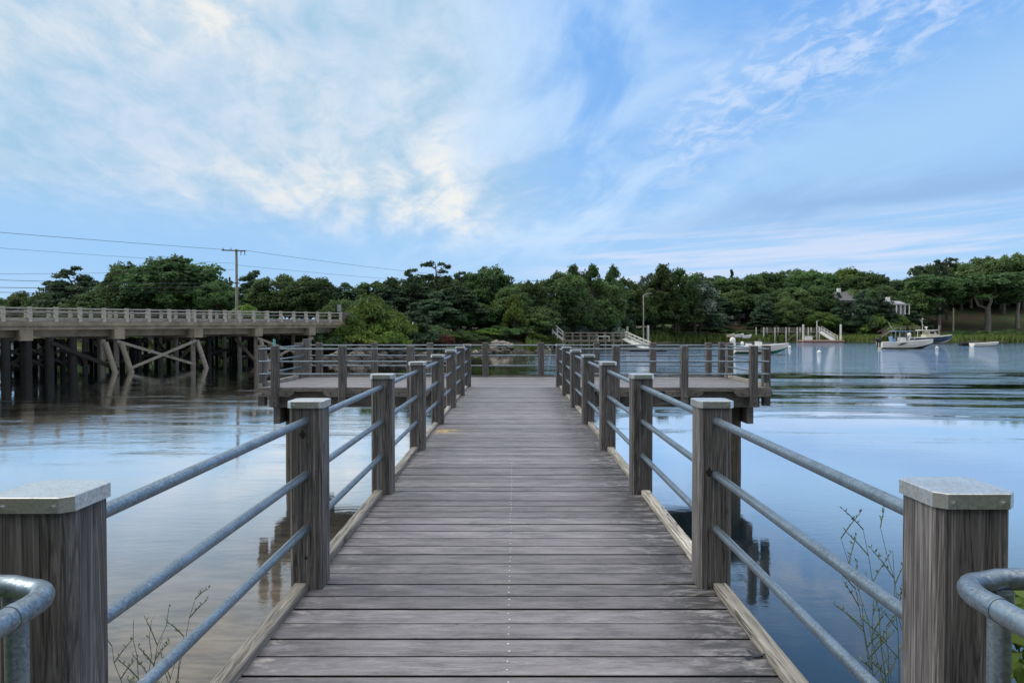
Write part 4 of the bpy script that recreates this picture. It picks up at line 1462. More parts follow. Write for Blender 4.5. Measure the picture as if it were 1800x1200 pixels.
bent_t = [-0.56, -0.35, -0.155, 0.05, 0.255, 0.46, 0.665, 0.87]
brnd = random.Random(5)
bp_me = []
for k in range(3):
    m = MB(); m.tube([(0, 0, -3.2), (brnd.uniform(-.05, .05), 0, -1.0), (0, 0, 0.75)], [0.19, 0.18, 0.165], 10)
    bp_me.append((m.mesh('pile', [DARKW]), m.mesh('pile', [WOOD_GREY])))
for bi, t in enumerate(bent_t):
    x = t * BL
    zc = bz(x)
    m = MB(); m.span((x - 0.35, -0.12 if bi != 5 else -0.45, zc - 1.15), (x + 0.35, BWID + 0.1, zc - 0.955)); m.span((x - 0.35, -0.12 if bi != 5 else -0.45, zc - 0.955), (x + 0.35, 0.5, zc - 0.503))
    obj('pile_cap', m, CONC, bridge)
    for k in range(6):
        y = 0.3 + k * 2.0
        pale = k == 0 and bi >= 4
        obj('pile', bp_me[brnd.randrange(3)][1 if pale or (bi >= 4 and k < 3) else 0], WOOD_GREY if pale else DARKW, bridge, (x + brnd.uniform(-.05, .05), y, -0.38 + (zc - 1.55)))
    # bracing across the bent
    for k in range(5):
        m = MB()
        ya, yb = 0.3 + k * 2.0, 2.3 + k * 2.0
        if (k + bi) % 2:
            m.bar((x + 0.24, ya - 0.2, zc - 1.4), (x + 0.24, yb + 0.2, WATER + 0.35), 0.08, 0.24)
        else:
            m.bar((x - 0.24, ya - 0.2, WATER + 0.35), (x - 0.24, yb + 0.2, zc - 1.4), 0.08, 0.24)
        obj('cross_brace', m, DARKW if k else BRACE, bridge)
    for zz in (-0.55,):
        m = MB(); m.bar((x + 0.30, 0.0, WATER + 0.75), (x + 0.30, BWID, WATER + 0.75), 0.09, 0.2); obj('waler', m, DARKW, bridge)
    if bi in (4, 5, 6):
        m = MB(); m.tube([(x + 0.05, -0.15, zc - 1.35), (x + 0.62, -1.0, -2.9)], [0.17, 0.19], 10); obj('batter_pile', m, BRACE if bi != 5 else BARKL, bridge)
    if bi == 4:
        m = MB(); m.tube([(x - 0.95, -0.1, zc - 1.35), (x - 0.35, -0.75, -2.9)], [0.17, 0.19], 10); obj('batter_pile', m, BRACE, bridge)
        m = MB(); m.tube([(x - 0.95, 0.2, zc - 1.16), (x - 0.95, 0.2, -2.6)], [0.16, 0.17], 10); obj('pile', m, WOOD_GREY, bridge)
for bi, t in enumerate((-0.05, 0.15, 0.36, 0.56, 0.77, 0.95)):
    for k in range(1, 9):
        obj('pile', bp_me[brnd.randrange(3)][0], DARKW, bridge, (t * BL + brnd.uniform(-.5, .5), 0.6 + k * 1.15, -0.3))
    for k in range(3):
        m = MB(); m.bar((t * BL - 2.4, 3.0 + 2.6 * k, WATER + 0.3 + 0.9 * (k % 2)), (t * BL + 2.4, 3.0 + 2.6 * k, WATER + 1.2 - 0.9 * (k % 2)), 0.1, 0.22); obj('cross_brace', m, DARKW, bridge)
    m = MB(); m.bar((t * BL, 1.6, bz(0) - 1.25), (t * BL, BWID - 0.2, bz(0) - 1.25), 0.3, 0.3); obj('waler', m, DARKW, bridge)
# long bracing along the near face
for ta, tb, flip in ((0.255, 0.46, 0), (0.665, 0.87, 0)):
    xa, xb = ta * BL, tb * BL
    m = MB(); m.bar((xa - 0.2, -0.20, bz(xa) - 1.3), (xb - 0.1, -0.20, WATER + 0.25), 0.09, 0.18); obj('cross_brace', m, BRACE_L, bridge)
    m = MB(); m.bar((xb - 0.1, -0.30, bz(xb) - 1.35), (xa + 0.55, -0.30, WATER + 0.2), 0.09, 0.18); obj('cross_brace', m, BRACE_L, bridge)
m = MB(); m.bar((0.1 * BL, -0.16, bz(3) - 1.3), (0.25 * BL, -0.16, WATER + 0.15), 0.09, 0.25); obj('cross_brace', m, DARKW, bridge)
# thick dark fender piles under the near left part
for t in (-0.10, -0.05, 0.012, 0.055, 0.10, 0.15):
    m = MB(); m.tube([(t * BL, 0.12, -3.2), (t * BL, 0.12, bz(0) - 0.96)], [0.25, 0.23], 12); obj('fender_pile', m, DARKW, bridge)
for ta, tb in ((-0.10, 0.012), (-0.05, 0.055), (0.012, 0.10), (0.055, 0.15)):
    m = MB(); m.bar((ta * BL, 0.42, bz(0) - 1.5), (tb * BL, 0.42, WATER + 0.5), 0.07, 0.16); obj('cross_brace', m, DARKW, bridge)
    m = MB(); m.bar((tb * BL, 0.5, bz(0) - 1.5), (ta * BL, 0.5, WATER + 0.5), 0.07, 0.16); obj('cross_brace', m, DARKW, bridge)

# sign seen from behind at the end of the bridge
q = at(597, 575, 66.5)
sg = thing('road_sign', 'grey back of a road sign at the end of the bridge railing', 'sign', (q.x, 66.5, 0.8))
m = MB(); m.tube([(0, 0, -0.2), (0, 0, at(597, 536, 66.5).z - 0.8)], 0.035, 8); obj('sign_post', m, STEEL_D, sg)
m = MB(); m.box((0, -0.06, at(597, 541.5, 66.5).z - 0.8), (0.36, 0.02, 0.62)); obj('sign_plate', m, SIGNM, sg)

# ------------------------------------------------------------------ utility poles and wires
PY = 75.0
pt = at(415.5, 438, PY)
pb = gz(pt.x, PY)
up_ = thing('utility_pole', 'tall grey wooden utility pole with a crossarm behind the bridge', 'utility pole', (pt.x, PY, pb))
Hh = pt.z - pb
m = MB(); m.tube([(0, 0, -0.5), (0, 0, Hh)], [0.17, 0.12], 10); obj('pole', m, WOOD_GREY, up_)
m = MB(); m.bar((-1.45, -0.18, Hh - 0.12), (1.05, -0.18, Hh - 0.2), 0.1, 0.12); obj('crossarm', m, BARK, up_)
for xx in (-1.3, -0.5, 0.55, 0.95):
    m = MB()
    m.tube([(xx, -0.18, Hh - 0.2), (xx, -0.18, Hh + 0.1)] if xx < 0 else [(xx, -0.18, Hh - 0.2), (xx, -0.18, Hh - 0.65)], [0.05, 0.035], 8)
    obj('insulator', m, STEEL_D, up_)
zl = at(415, 498, PY).z - pb
m = MB(); m.bar((-1.1, -0.16, zl), (0.35, -0.16, zl + 0.05), 0.08, 0.1); obj('lower_arm', m, BARK, up_)
m = MB(); m.tube([(-0.65, -0.2, zl + 0.25), (-0.65, -0.2, zl + 0.55)], 0.1, 10); m.ball((-0.65, -0.2, zl + 0.57), 0.1, seg=10, rings=5); obj('terminal_box', m, BLKP, up_)

q2 = at(944, 491, 150)
g2 = gz(q2.x, 150)
u2 = thing('utility_pole', 'distant pole with a white transformer in the skyline dip of the headland', 'utility pole', (q2.x, 150, g2))
m = MB(); m.tube([(0, 0, -0.5), (0, 0, q2.z - g2)], [0.2, 0.14], 8); obj('pole', m, WOOD_GREY, u2)
m = MB(); m.tube([(0.42, -0.1, q2.z - g2 - 2.2), (0.42, -0.1, q2.z - g2 - 1.2)], 0.3, 10); obj('transformer', m, GELW, u2)
m = MB(); m.bar((-1.1, -0.2, q2.z - g2 - 0.35), (1.1, -0.2, q2.z - g2 - 0.35), 0.1, 0.12); obj('crossarm', m, BARK, u2)


def wire(a, b, sag, r, label):
    a, b = Vector(a), Vector(b)
    pts = []
    for i in range(25):
        t = i / 24
        p = a.lerp(b, t)
        p.z -= sag * 4 * t * (1 - t)
        pts.append(p)
    m = MB(); m.tube([tuple(p) for p in pts], r, 5, caps=False)
    tag(obj('overhead_wire', m, STEEL_D), label, 'wire')


W0 = 52.0
wire(at(-150, 396, W0), at(392, 438.5, PY - 0.18), 0.05, 0.018, 'highest overhead wire running left from the crossarm of the tall pole')
wire(at(-150, 424, W0), at(412, 463, PY - 0.2), 0.1, 0.012, 'second highest thin wire running left from the tall pole')
wire(at(-150, 482, W0), at(412, 474, PY - 0.2), 0.12, 0.012, 'thin level wire crossing in front of the layered pine')
wire(at(-150, 487, W0), at(396, 498, PY - 0.2), 0.15, 0.020, 'upper of the three thick low cables left of the tall pole')
wire(at(-150, 502, W0), at(400, 503, PY - 0.2), 0.2, 0.024, 'middle of the three thick low cables left of the tall pole')
wire(at(-150, 510, W0), at(404, 510, PY - 0.2), 0.25, 0.020, 'lowest of the three thick low cables left of the tall pole')
wire(at(430, 440, PY - 0.18), at(935, 494, 149.8), 0.55, 0.018, 'highest overhead wire running right from the tall pole to the distant pole')
wire(at(418, 466, PY - 0.2), at(946, 503, 149.8), 0.5, 0.014, 'thin middle wire running right from the tall pole over the oaks')
wire(at(418, 499, PY - 0.2), at(946, 512, 149.8), 0.35, 0.02, 'low cable running right from the tall pole behind the hedge')


# ------------------------------------------------------------------ docks
def dock_row(parent, name, pts, mesh, mat):
    for p in pts:
        obj(name, mesh, mat, parent, p)


# first dock (centre): walkway, stair, gangway, float
D1Y = 97.0
dA, dB = at(992, 597, D1Y), at(1106, 597, D1Y)
d1 = thing('wooden_dock', 'grey wooden dock with railings and a steep stair on the headland shore', 'dock', (dA.x, D1Y, dA.z))
Ld = dB.x - dA.x
m = MB(); m.span((-0.2, -0.8, -0.28), (Ld, 0.8, 0.0)); obj('walkway', m, WOOD_GREY, d1)
for i in range(9):
    for yy in (-0.8, 0.8):
        m = MB(); m.span((i * Ld / 8 - 0.07, yy - 0.07, -1.9), (i * Ld / 8 + 0.07, yy + 0.07, 1.02)); obj('dock_post', m, WOOD_GREY, d1)
for yy in (-0.8, 0.8):
    for zz in (0.95, 0.5):
        m = MB(); m.span((0, yy - 0.04 - 0.1, zz - 0.05), (Ld, yy + 0.04 - 0.1, zz + 0.05)); obj('railing_bar', m, WOOD_GREY, d1)
m = MB(); m.span((Ld * 0.5, -1.1, 0.42), (Ld * 0.68, -0.95, 0.55)); m.span((Ld * 0.5, -1.05, -0.2), (Ld * 0.5 + 0.1, -0.98, 0.42)); m.span((Ld * 0.68 - 0.1, -1.05, -0.2), (Ld * 0.68, -0.98, 0.42)); obj('bench', m, WOOD_WHITE, d1)
# stair
s0 = at(971, 580, D1Y); s1 = at(990, 596, D1Y)
a_ = s0 - d1.location; b_ = s1 - d1.location
for k in range(7):
    t = k / 6
    m = MB(); p = a_.lerp(b_, t); m.box((p.x, 0, p.z), (0.3, 1.2, 0.06)); obj('stair_tread', m, WOOD_WHITE, d1)
for yy in (-0.7, 0.7):
    for dz in (1.0, 0.55):
        m = MB(); m.bar((a_.x, yy, a_.z + dz), (b_.x, yy, b_.z + dz), 0.09, 0.09); obj('stair_rail', m, WOOD_WHITE, d1)
    for t in (0, 0.45, 0.95):
        p = a_.lerp(b_, t)
        m = MB(); m.span((p.x - 0.05, yy - 0.05, p.z - 0.6), (p.x + 0.05, yy + 0.05, p.z + 1.0)); obj('stair_post', m, WOOD_WHITE, d1)
    m = MB(); m.bar((a_.x, yy, a_.z - 0.1), (b_.x, yy, b_.z - 0.15), 0.06, 0.25); obj('stringer', m, WOOD_WHITE, d1)


def gangway(label, A, B, rail_h, mat, wid=1.3):
    g = thing('gangway', label, 'gangway', A)
    d = Vector(B) - Vector(A)
    m = MB(); m.bar((0, 0, 0), d, wid, 0.14); obj('ramp', m, mat, g)
    for yy in (-wid / 2, wid / 2):
        for hh in (rail_h, rail_h * 0.55):
            m = MB(); m.bar((0, yy, hh), d + Vector((0, yy, hh)), 0.07, 0.07); obj('handrail', m, mat, g)
        for k in range(6):
            p = d * (k / 5)
            m = MB(); m.span((p.x - 0.035, yy + p.y - 0.035, p.z), (p.x + 0.035, yy + p.y + 0.035, p.z + rail_h)); obj('baluster', m, mat, g)
            if k < 5:
                p2 = d * ((k + 1) / 5)
                m = MB(); m.bar((p.x, yy + p.y, p.z + 0.05), (p2.x, yy + p2.y, p2.z + rail_h), 0.045, 0.045); obj('diagonal', m, mat, g)
    return g


gangway('white sloping gangway from the grey dock down to a low float', at(1100, 596, D1Y), at(1142, 615, 91), 1.0, WOOD_WHITE, 1.2)
f0, f1 = at(1104, 618, 90), at(1170, 618, 90)
fl = thing('floating_dock', 'low grey floating dock at the foot of the gangway behind the pier railing', 'float', (f0.x, 90, WATER))
m = MB(); m.span((0, -1.2, 0.12), (f1.x - f0.x, 1.2, 0.34)); obj('float_deck', m, WOOD_GREY, fl)
m = MB(); m.span((0.1, -1.1, -0.3), (f1.x - f0.x - 0.1, 1.1, 0.118)); obj('pontoon', m, DARKW, fl)


def pile_thing(px, yt, Y, r, label, mat, base=None):
    q = at(px, yt, Y)
    b0 = WATER - 1.0 if base is None else base
    o = thing('mooring_pile', label, 'pile', (q.x, Y, b0))
    m = MB(); m.tube([(0, 0, 0), (0, 0, q.z - b0 - 0.1)], r, 12); obj('shaft', m, mat, o)
    m = MB(); m.tube([(0, 0, q.z - b0 - 0.098), (0, 0, q.z - b0), (0, 0, q.z - b0 + 0.12)], [r * 1.08, r * 1.08, r * 0.3], 12); obj('pile_cap', m, mat, o)


pile_thing(1103, 575, 97, 0.16, 'grey pile beside the top of the white sloping gangway', WOOD_GREY)
pile_thing(1139, 573, 128, 0.22, 'whitish pile at the left end of the timber bulkhead', WOOD_WHITE)
pile_thing(1412, 571, 147, 0.20, 'left of the two tall white piles holding the float with the box', WOOD_WHITE)
pile_thing(1478, 571, 147, 0.20, 'right of the two tall white piles, past the gangway foot', WOOD_WHITE)
pile_thing(1651, 573, 152, 0.17, 'weathered pile in the grass right of the blue hulled boat', WOOD_GREY)

# tall lamp pole above the headland shore
LY = 133.5
q = at(1131, 519, LY); g = gz(q.x, LY)
lp = thing('street_lamp', 'tall grey lamp pole with a curved arm above the first dock', 'lamp', (q.x, LY, g))
m = MB(); m.tube([(0, 0, -0.4), (0, 0, q.z - g)], [0.17, 0.11], 8); obj('pole', m, CONC_L, lp)
m = MB(); m.tube([(0, 0, q.z - g - 0.1), (0.4, 0, q.z - g + 0.25), (1.0, -0.1, q.z - g + 0.4)], 0.06, 8); obj('arm', m, CONC_L, lp)
m = MB(); m.box((1.2, -0.1, q.z - g + 0.4), (0.55, 0.25, 0.14)); m.box((1.2, -0.1, q.z - g + 0.31), (0.4, 0.18, 0.06)); obj('lamp_head', m, SIGNM, lp)

# timber bulkhead
A, B = at(1142, 594, 144), at(1248, 594, 150)
bh = thing('timber_bulkhead', 'brown vertical timber bulkhead wall behind the marsh grass', 'wall', (A.x, A.y, A.z - 0.5))
dv = B - A
nb = 60
m = MB()
for i in range(nb):
    p = dv * ((i + 0.5) / nb)
    hgt = 1.55 + rnd.uniform(-0.12, 0.12)
    m.box((p.x, p.y + rnd.uniform(-.03, .03), 0.15 + hgt / 2), (dv.length / nb - 0.02, 0.14, hgt), math.atan2(dv.y, dv.x), 0, rnd.random())
obj('boards', m, WOOD_PILE, bh)
m = MB(); m.bar((0, -0.14, 1.2), (dv.x, dv.y - 0.14, 1.2), 0.12, 0.2); obj('waler', m, BARK, bh)
for i in range(12):
    p = dv * (i / 11)
    m = MB(); m.tube([(p.x, p.y - 0.3, -0.5), (p.x, p.y - 0.3, 1.85)], 0.13, 8); obj('bulkhead_pile', m, WOOD_PILE, bh)

# second dock (right): white posts
D2Y = 151.0
a2, b2 = at(1340, 583, D2Y), at(1437, 583, D2Y)
d2 = thing('white_dock', 'long white posted dock with thin railings over the marsh', 'dock', (a2.x, D2Y, a2.z))
L2 = b2.x - a2.x
m = MB(); m.span((0, -0.9, -0.18), (L2, 0.9, 0)); obj('walkway', m, WOOD_GREY, d2)
for i in range(6):
    for yy in (-0.9, 0.9):
        xx = i * L2 / 5 + (-1.0 if yy > 0 else 0)
        m = MB(); m.tube([(xx, yy, -3.4), (xx, yy, 0.95)], 0.13, 8); obj('dock_post', m, WOOD_WHITE, d2)
for yy in (-0.95, 0.95):
    for zz in (0.85, 0.45):
        m = MB(); m.span((0, yy - 0.03, zz - 0.035), (L2, yy + 0.03, zz + 0.035)); obj('railing_bar', m, WOOD_GREY, d2)
    m = MB()
    for i in range(36):
        m.span((i * L2 / 36, yy - 0.02, 0), (i * L2 / 36 + 0.05, yy + 0.02, 0.85))
    obj('balusters', m, WOOD_GREY, d2)
for i in range(2, 5):
    m = MB(); m.bar((i * L2 / 5, -1.05, -2.1), ((i + 0.8) * L2 / 5, -1.05, -0.4), 0.07, 0.14); obj('cross_brace', m, WOOD_GREY, d2)
gangway('white trussed gangway sloping from the white posted dock to its float', at(1441, 583, 151) , at(1469, 600, 148), 1.15, WOOD_WHITE, 1.6)
f0, f1 = at(1413, 604, 146), at(1484, 604, 146)
fl = thing('floating_dock', 'reddish edged floating dock between two tall white piles', 'float', (f0.x, 147.6, WATER))
m = MB(); m.span((0, -1.6, 0.1), (f1.x - f0.x, 1.6, 0.42)); obj('float_deck', m, FLOATM, fl)
m = MB(); m.span((0.15, -1.45, -0.3), (f1.x - f0.x - 0.15, 1.45, 0.098)); obj('pontoon', m, DARKW, fl)
bxp = at(1420, 598, 147)
bx_ = thing('dock_box', 'white storage box standing on the left end of the reddish float', 'box', (bxp.x, 146.9, WATER + 0.42))
m = MB(); m.span((-0.75, -0.4, 0), (0.75, 0.4, 0.7)); obj('body', m, GELW, bx_)
m = MB(); m.span((-0.79, -0.44, 0.703), (0.79, 0.44, 0.82)); obj('lid', m, GELW, bx_)
q = at(1436, 564, 150)
lp2 = thing('dock_lamp', 'thin white lamp post at the end of the white posted dock', 'lamp', (q.x, 150, WATER - 0.5))
zt = q.z - WATER + 0.5
m = MB(); m.tube([(0, 0, 0), (0, 0, zt)], 0.11, 8); obj('pole', m, WOOD_WHITE, lp2)
m = MB(); m.box((0.12, 0, zt + 0.06), (0.5, 0.3, 0.14)); m.tube([(0, 0, zt), (0, 0, zt + 0.1)], 0.14, 8); obj('lamp_head', m, SIGNM, lp2)

# wooden stair and landing behind the anchored boats
a3 = at(1563, 581, 154)
st = thing('wooden_stairs', 'weathered wooden stairs and landing behind the two anchored motorboats', 'stairs', (a3.x, 154, a3.z))
m = MB(); m.span((0, -0.8, -0.2), (6.2, 0.8, 0.0)); obj('landing', m, WOOD_GREY, st)
for i in range(7):
    m = MB(); m.span((i * 1.0, -0.85, -2.0), (i * 1.0 + 0.12, -0.73, 0.95)); obj('landing_post', m, WOOD_GREY, st)
for zz in (0.9, 0.5):
    m = MB(); m.span((0, -0.92, zz), (6.2, -0.86, zz + 0.09)); obj('railing_bar', m, WOOD_GREY, st)
for yy in (-0.8, 0.8):
    m = MB(); m.bar((0, yy, -0.1), (-2.1, yy, -1.35), 0.08, 0.25); obj('stringer', m, WOOD_GREY, st)
    m = MB(); m.bar((0, yy, 0.9), (-2.1, yy, -0.35), 0.08, 0.1); obj('stair_rail', m, WOOD_GREY, st)
m = MB()
for k in range(7):
    m.box((-0.3 * k - 0.1, 0, -0.1 - 0.18 * k), (0.28, 1.5, 0.05))
obj('treads', m, WOOD_GREY, st)


# ------------------------------------------------------------------ boats
def hull(L, B, H, draft, nst=14):
    """x from stern 0 to bow L; returns lofted sections keel, chine, sheer on both sides"""
    S = []
    for i in range(nst + 1):
        s = i / nst
        fb = 1 - max(0, (s - 0.42) / 0.58) ** 2.3
        half = B / 2 * (0.90 + 0.10 * min(1, s / 0.3)) * fb
        zs = H * (0.74 + 0.48 * s ** 1.8)
        zk = -draft + (draft + H * 0.75) * max(0, (s - 0.62) / 0.38) ** 2.6
        zc = -draft * 0.15 + (H * 0.75) * max(0, (s - 0.45) / 0.55) ** 2.0
        zc = min(zc, zs - 0.03)
        S.append((s * L, half, zk, half * (0.86 - 0.25 * s), zc, zs))
    return S


def make_hull(parent, L, B, H, draft, top, bottom, rim):
    S = hull(L, B, H, draft)
    up, lo, gun, sole = MB(), MB(), MB(), MB()
    n = len(S)
    for side in (1, -1):
        vs = []
        for (x, h, zk, c, zc, zs) in S:
            vs += [(x, 0, zk), (x, side * c, zc), (x, side * (h + c) / 2 * 1.04, (zc + zs) / 2), (x, side * h, zs)]
        f_lo = [(4 * i, 4 * i + 1, 4 * i + 5, 4 * i + 4) for i in range(n - 1)]
        f_up = [(4 * i + 1 + k, 4 * i + 2 + k, 4 * i + 6 + k, 4 * i + 5 + k) for i in range(n - 1) for k in (0, 1)]
        fl_ = (lambda fs: [tuple(reversed(f)) for f in fs]) if side > 0 else (lambda fs: fs)
        lo.add(vs, fl_(f_lo), 0, 0.5, True)
        up.add(vs, fl_(f_up), 0, 0.5, True)
        x, h, zk, c, zc, zs = S[0]
        up.add([(0, 0, zk), (0, side * c, zc), (0, side * h, zs), (0, 0, zs)], fl_([(0, 1, 2, 3)]))
        gun.tube([(x, side * h, zs) for (x, h, zk, c, zc, zs) in S], 0.045, 6)
    sole_z = H * 0.45
    vs, fs = [], []
    for (x, h, zk, c, zc, zs) in S:
        z = sole_z if x < L * 0.66 else zs - 0.06
        vs += [(x, -h * 0.97, z), (x, h * 0.97, z)]
    fs = [(2 * i, 2 * i + 2, 2 * i + 3, 2 * i + 1) for i in range(n - 1)]
    sole.add(vs, fs)
    obj('hull', up, top, parent)
    obj('hull_bottom', lo, bottom, parent)
    obj('gunwale', gun, rim, parent)
    obj('deck', sole, GELW, parent)
    return S


def outboard(parent, x, y, z, s, mat):
    m = MB()
    m.ball((x - 0.1, y, z + 0.55 * s), 0.3 * s, seg=10, rings=6, sq=(0.95, 0.75, 1.05))
    m.span((x - 0.12 * s, y - 0.07 * s, z - 0.8 * s), (x + 0.05 * s, y + 0.07 * s, z + 0.4 * s))
    m.span((x - 0.05, y - 0.12 * s, z), (x + 0.2, y + 0.12 * s, z + 0.35 * s))
    obj('outboard_motor', m, mat, parent)


# white skiff with a green bottom behind the right corner of the platform
p = at(1290, 622, 80)
bA = thing('motorboat', 'white open motorboat with a green bottom moored behind the platform corner post', 'boat', (p.x, 80, WATER + 0.32), R(-4))
make_hull(bA, 6.0, 2.1, 0.72, 0.30, GELW, GREENP, GELW)
outboard(bA, -0.05, 0, 0.55, 1.2, GELW)
m = MB(); m.span((2.4, -0.4, 0.38), (3.0, 0.4, 1.05)); m.span((2.35, -0.43, 1.052), (2.8, 0.43, 1.10)); obj('console', m, GELW, bA)
m = MB(); m.bar((2.95, 0, 1.05), (2.75, 0, 1.35), 0.75, 0.03); obj('windscreen', m, GLASSD, bA)
m = MB(); m.span((1.4, -0.5, 0.38), (1.85, 0.5, 0.85)); obj('seat', m, GELW, bA)
m = MB(); m.ball((0.8, -0.5, 0.9), 0.2, seg=8, rings=6); obj('fender', m, GELW, bA)

# white centre console with a blue T-top
p = at(1546, 612, 101)
bB = thing('motorboat', 'white centre console motorboat with a blue topped T-top and dark side stripe', 'boat', (p.x, 101, WATER + 0.2), R(-6))
make_hull(bB, 7.2, 2.5, 0.92, 0.3, GELW, BLKP, GELW)
outboard(bB, -0.1, -0.4, 0.62, 0.85, BLKP)
outboard(bB, -0.1, 0.4, 0.62, 0.85, BLKP)
m = MB(); m.span((2.6, -0.45, 0.45), (3.4, 0.45, 1.4)); obj('console', m, GELW, bB)
m = MB(); m.bar((3.35, 0, 1.4), (3.0, 0, 1.95), 0.85, 0.03); obj('windscreen', m, GLASSD, bB)
m = MB()
for xx in (2.3, 3.5):
    for yy in (-0.7, 0.7):
        m.tube([(xx, yy, 0.5), (xx + (0.12 if xx < 3 else -0.12), yy * 0.92, 2.2)], 0.05, 8)
obj('t_top_frame', m, BOLT, bB)
m = MB(); m.prism([(1.8, -1.0), (3.9, -1.0), (4.1, -0.7), (4.1, 0.7), (3.9, 1.0), (1.8, 1.0)], 2.2, 2.32); obj('t_top', m, CANV, bB)
m = MB(); m.tube([(2.2, 0.7, 2.3), (1.4, 0.8, 3.6)], 0.02, 6); obj('antenna', m, GELW, bB)
m = MB(); m.span((1.5, -0.55, 0.45), (2.0, 0.55, 1.15)); m.span((1.45, -0.55, 1.15), (1.6, 0.55, 1.55)); obj('leaning_post', m, CANV, bB)
m = MB(); m.tube([(4.2, -1.0, 1.0), (4.4, -1.0, 1.35), (6.3, -0.35, 1.45), (6.6, 0, 1.45), (6.3, 0.35, 1.45), (4.4, 1.0, 1.35), (4.2, 1.0, 1.0)], 0.03, 6); obj('bow_rail', m, BOLT, bB)
m = MB(); vs = [(1.9, -1.262, 0.28), (2.3, -1.272, 0.28), (3.3, -1.30, 0.62), (2.6, -1.285, 0.62)]; m.add(vs + [(v[0], v[1] + 0.04, v[2]) for v in vs], [(0, 1, 2, 3), (7, 6, 5, 4), (0, 4, 5, 1), (1, 5, 6, 2), (2, 6, 7, 3), (3, 7, 4, 0)]); obj('side_stripe', m, BLKP, bB)

# blue hulled boat with a cream hardtop behind it
p = at(1600, 604, 133)
bC = thing('motorboat', 'dark blue hulled motorboat with a cream cabin and hardtop moored behind the white one', 'boat', (p.x, 133, WATER + 0.22), R(-3))
make_hull(bC, 7.6, 2.7, 1.15, 0.35, GELB, GELW, GELW)
m = MB(); m.prism([(2.4, -0.95), (4.6, -0.85), (5.0, -0.5), (5.0, 0.5), (4.6, 0.85), (2.4, 0.95)], 0.55, 1.45); obj('cabin', m, GELC, bC)
m = MB(); m.prism([(2.9, -0.92), (4.4, -0.82), (4.7, -0.45), (4.7, 0.45), (4.4, 0.82), (2.9, 0.92)], 1.452, 2.2, poly_top=[(2.9, -0.86), (4.0, -0.78), (4.2, -0.42), (4.2, 0.42), (4.0, 0.78), (2.9, 0.86)]); obj('windscreen', m, GELC, bC)
m = MB(); m.span((3.1, -0.93, 1.6), (3.9, -0.885, 2.05)); m.span((3.1, 0.885, 1.6), (3.9, 0.93, 2.05)); obj('side_window', m, GLASSD, bC)
m = MB(); m.prism([(1.5, -1.1), (4.5, -1.0), (4.8, -0.5), (4.8, 0.5), (4.5, 1.0), (1.5, 1.1)], 2.203, 2.36); obj('hardtop', m, GELW, bC)
m = MB()
for yy in (-0.95, 0.95):
    m.tube([(1.8, yy, 0.6), (1.8, yy, 2.2)], 0.05, 8)
obj('hardtop_support', m, GELW, bC)
m = MB(); m.tube([(3.0, 0, 2.36), (2.9, 0, 2.75)], 0.07, 8); m.ball((2.9, 0, 2.85), 0.28, seg=12, rings=6, sq=(1, 1, 0.4)); obj('radar', m, GELW, bC)
m = MB(); m.tube([(2.3, 0.2, 2.36), (2.2, 0.2, 4.6)], 0.04, 6); m.tube([(2.2, 0.2, 4.3), (2.5, 0.2, 4.4)], 0.05, 6); obj('mast', m, GELW, bC)
m = MB(); m.tube([(2.6, -0.5, 2.36), (1.3, -0.8, 4.3)], 0.02, 6); obj('antenna', m, GELW, bC)
outboard(bC, -0.1, 0, 0.7, 1.3, GELW)

# small dinghies
p = at(1708, 608, 113)
dg = thing('dinghy', 'low white rowing dinghy floating at the far right', 'dinghy', (p.x, 113, WATER + 0.1), R(2))
make_hull(dg, 4.4, 1.4, 0.5, 0.18, GELW, GELW, GELW)
m = MB(); m.span((1.2, -0.55, 0.3), (1.5, 0.55, 0.36)); m.span((2.4, -0.55, 0.3), (2.7, 0.55, 0.36)); obj('thwart', m, WOOD_GREY, dg)
p = at(1688, 605, 117)
dg = thing('dinghy', 'small dark dinghy floating left of the low white rowing dinghy', 'dinghy', (p.x, 117, WATER + 0.08), R(5))
make_hull(dg, 2.2, 1.1, 0.45, 0.15, BLKP, BLKP, STEEL_D)
outboard(dg, 2.2, 0, 0.3, 0.5, BLKP)

# canoes pulled up on the marsh
for (px_, py_, Lc, wc, mt, lab) in ((1277, 593, 1.6, 1.1, GELC, 'cream and orange dinghy pulled up on the marsh edge left of the white canoes'), (1289, 593, 2.2, 0.75, GELW, 'white canoe lying on the marsh grass, left of the pair'),
                                    (1305, 594.5, 2.0, 0.75, GELW, 'white canoe lying on the marsh grass, right of the pair')):
    p = at(px_, py_, 145.5)
    o = thing('canoe' if 'canoe' in lab else 'dinghy', lab, 'canoe' if 'canoe' in lab else 'dinghy', (p.x, 145.5, p.z + 0.15), R(rnd.uniform(-8, 8)))
    make_hull(o, Lc, wc, 0.55, 0.2, mt, ORANGE if 'orange' in lab else mt, mt)

# mooring balls
for px_, py_, Y_, lab in ((1388, 611, 106, 'white mooring ball off the bow of the green bottomed boat'), (1440, 620, 84, 'pale mooring ball alone on open water right of the platform'),
                          (1647, 612, 101, 'white mooring ball right of the white centre console boat')):
    p = at(px_, py_, Y_)
    o = thing('mooring_ball', lab, 'buoy', (p.x, Y_, WATER))
    m = MB(); m.ball((0, 0, 0.08), 0.23, seg=14, rings=8); obj('ball', m, GELW, o)
    m = MB(); m.tube([(0, 0, 0.28), (0, 0, 0.42)], 0.05, 8); m.tube([(0.1 * math.cos(a), 0, 0.48 + 0.1 * math.sin(a)) for a in [i * 6.283 / 10 for i in range(11)]], 0.02, 6); obj('ring', m, BOLT, o)

# ------------------------------------------------------------------ houses glimpsed through the trees


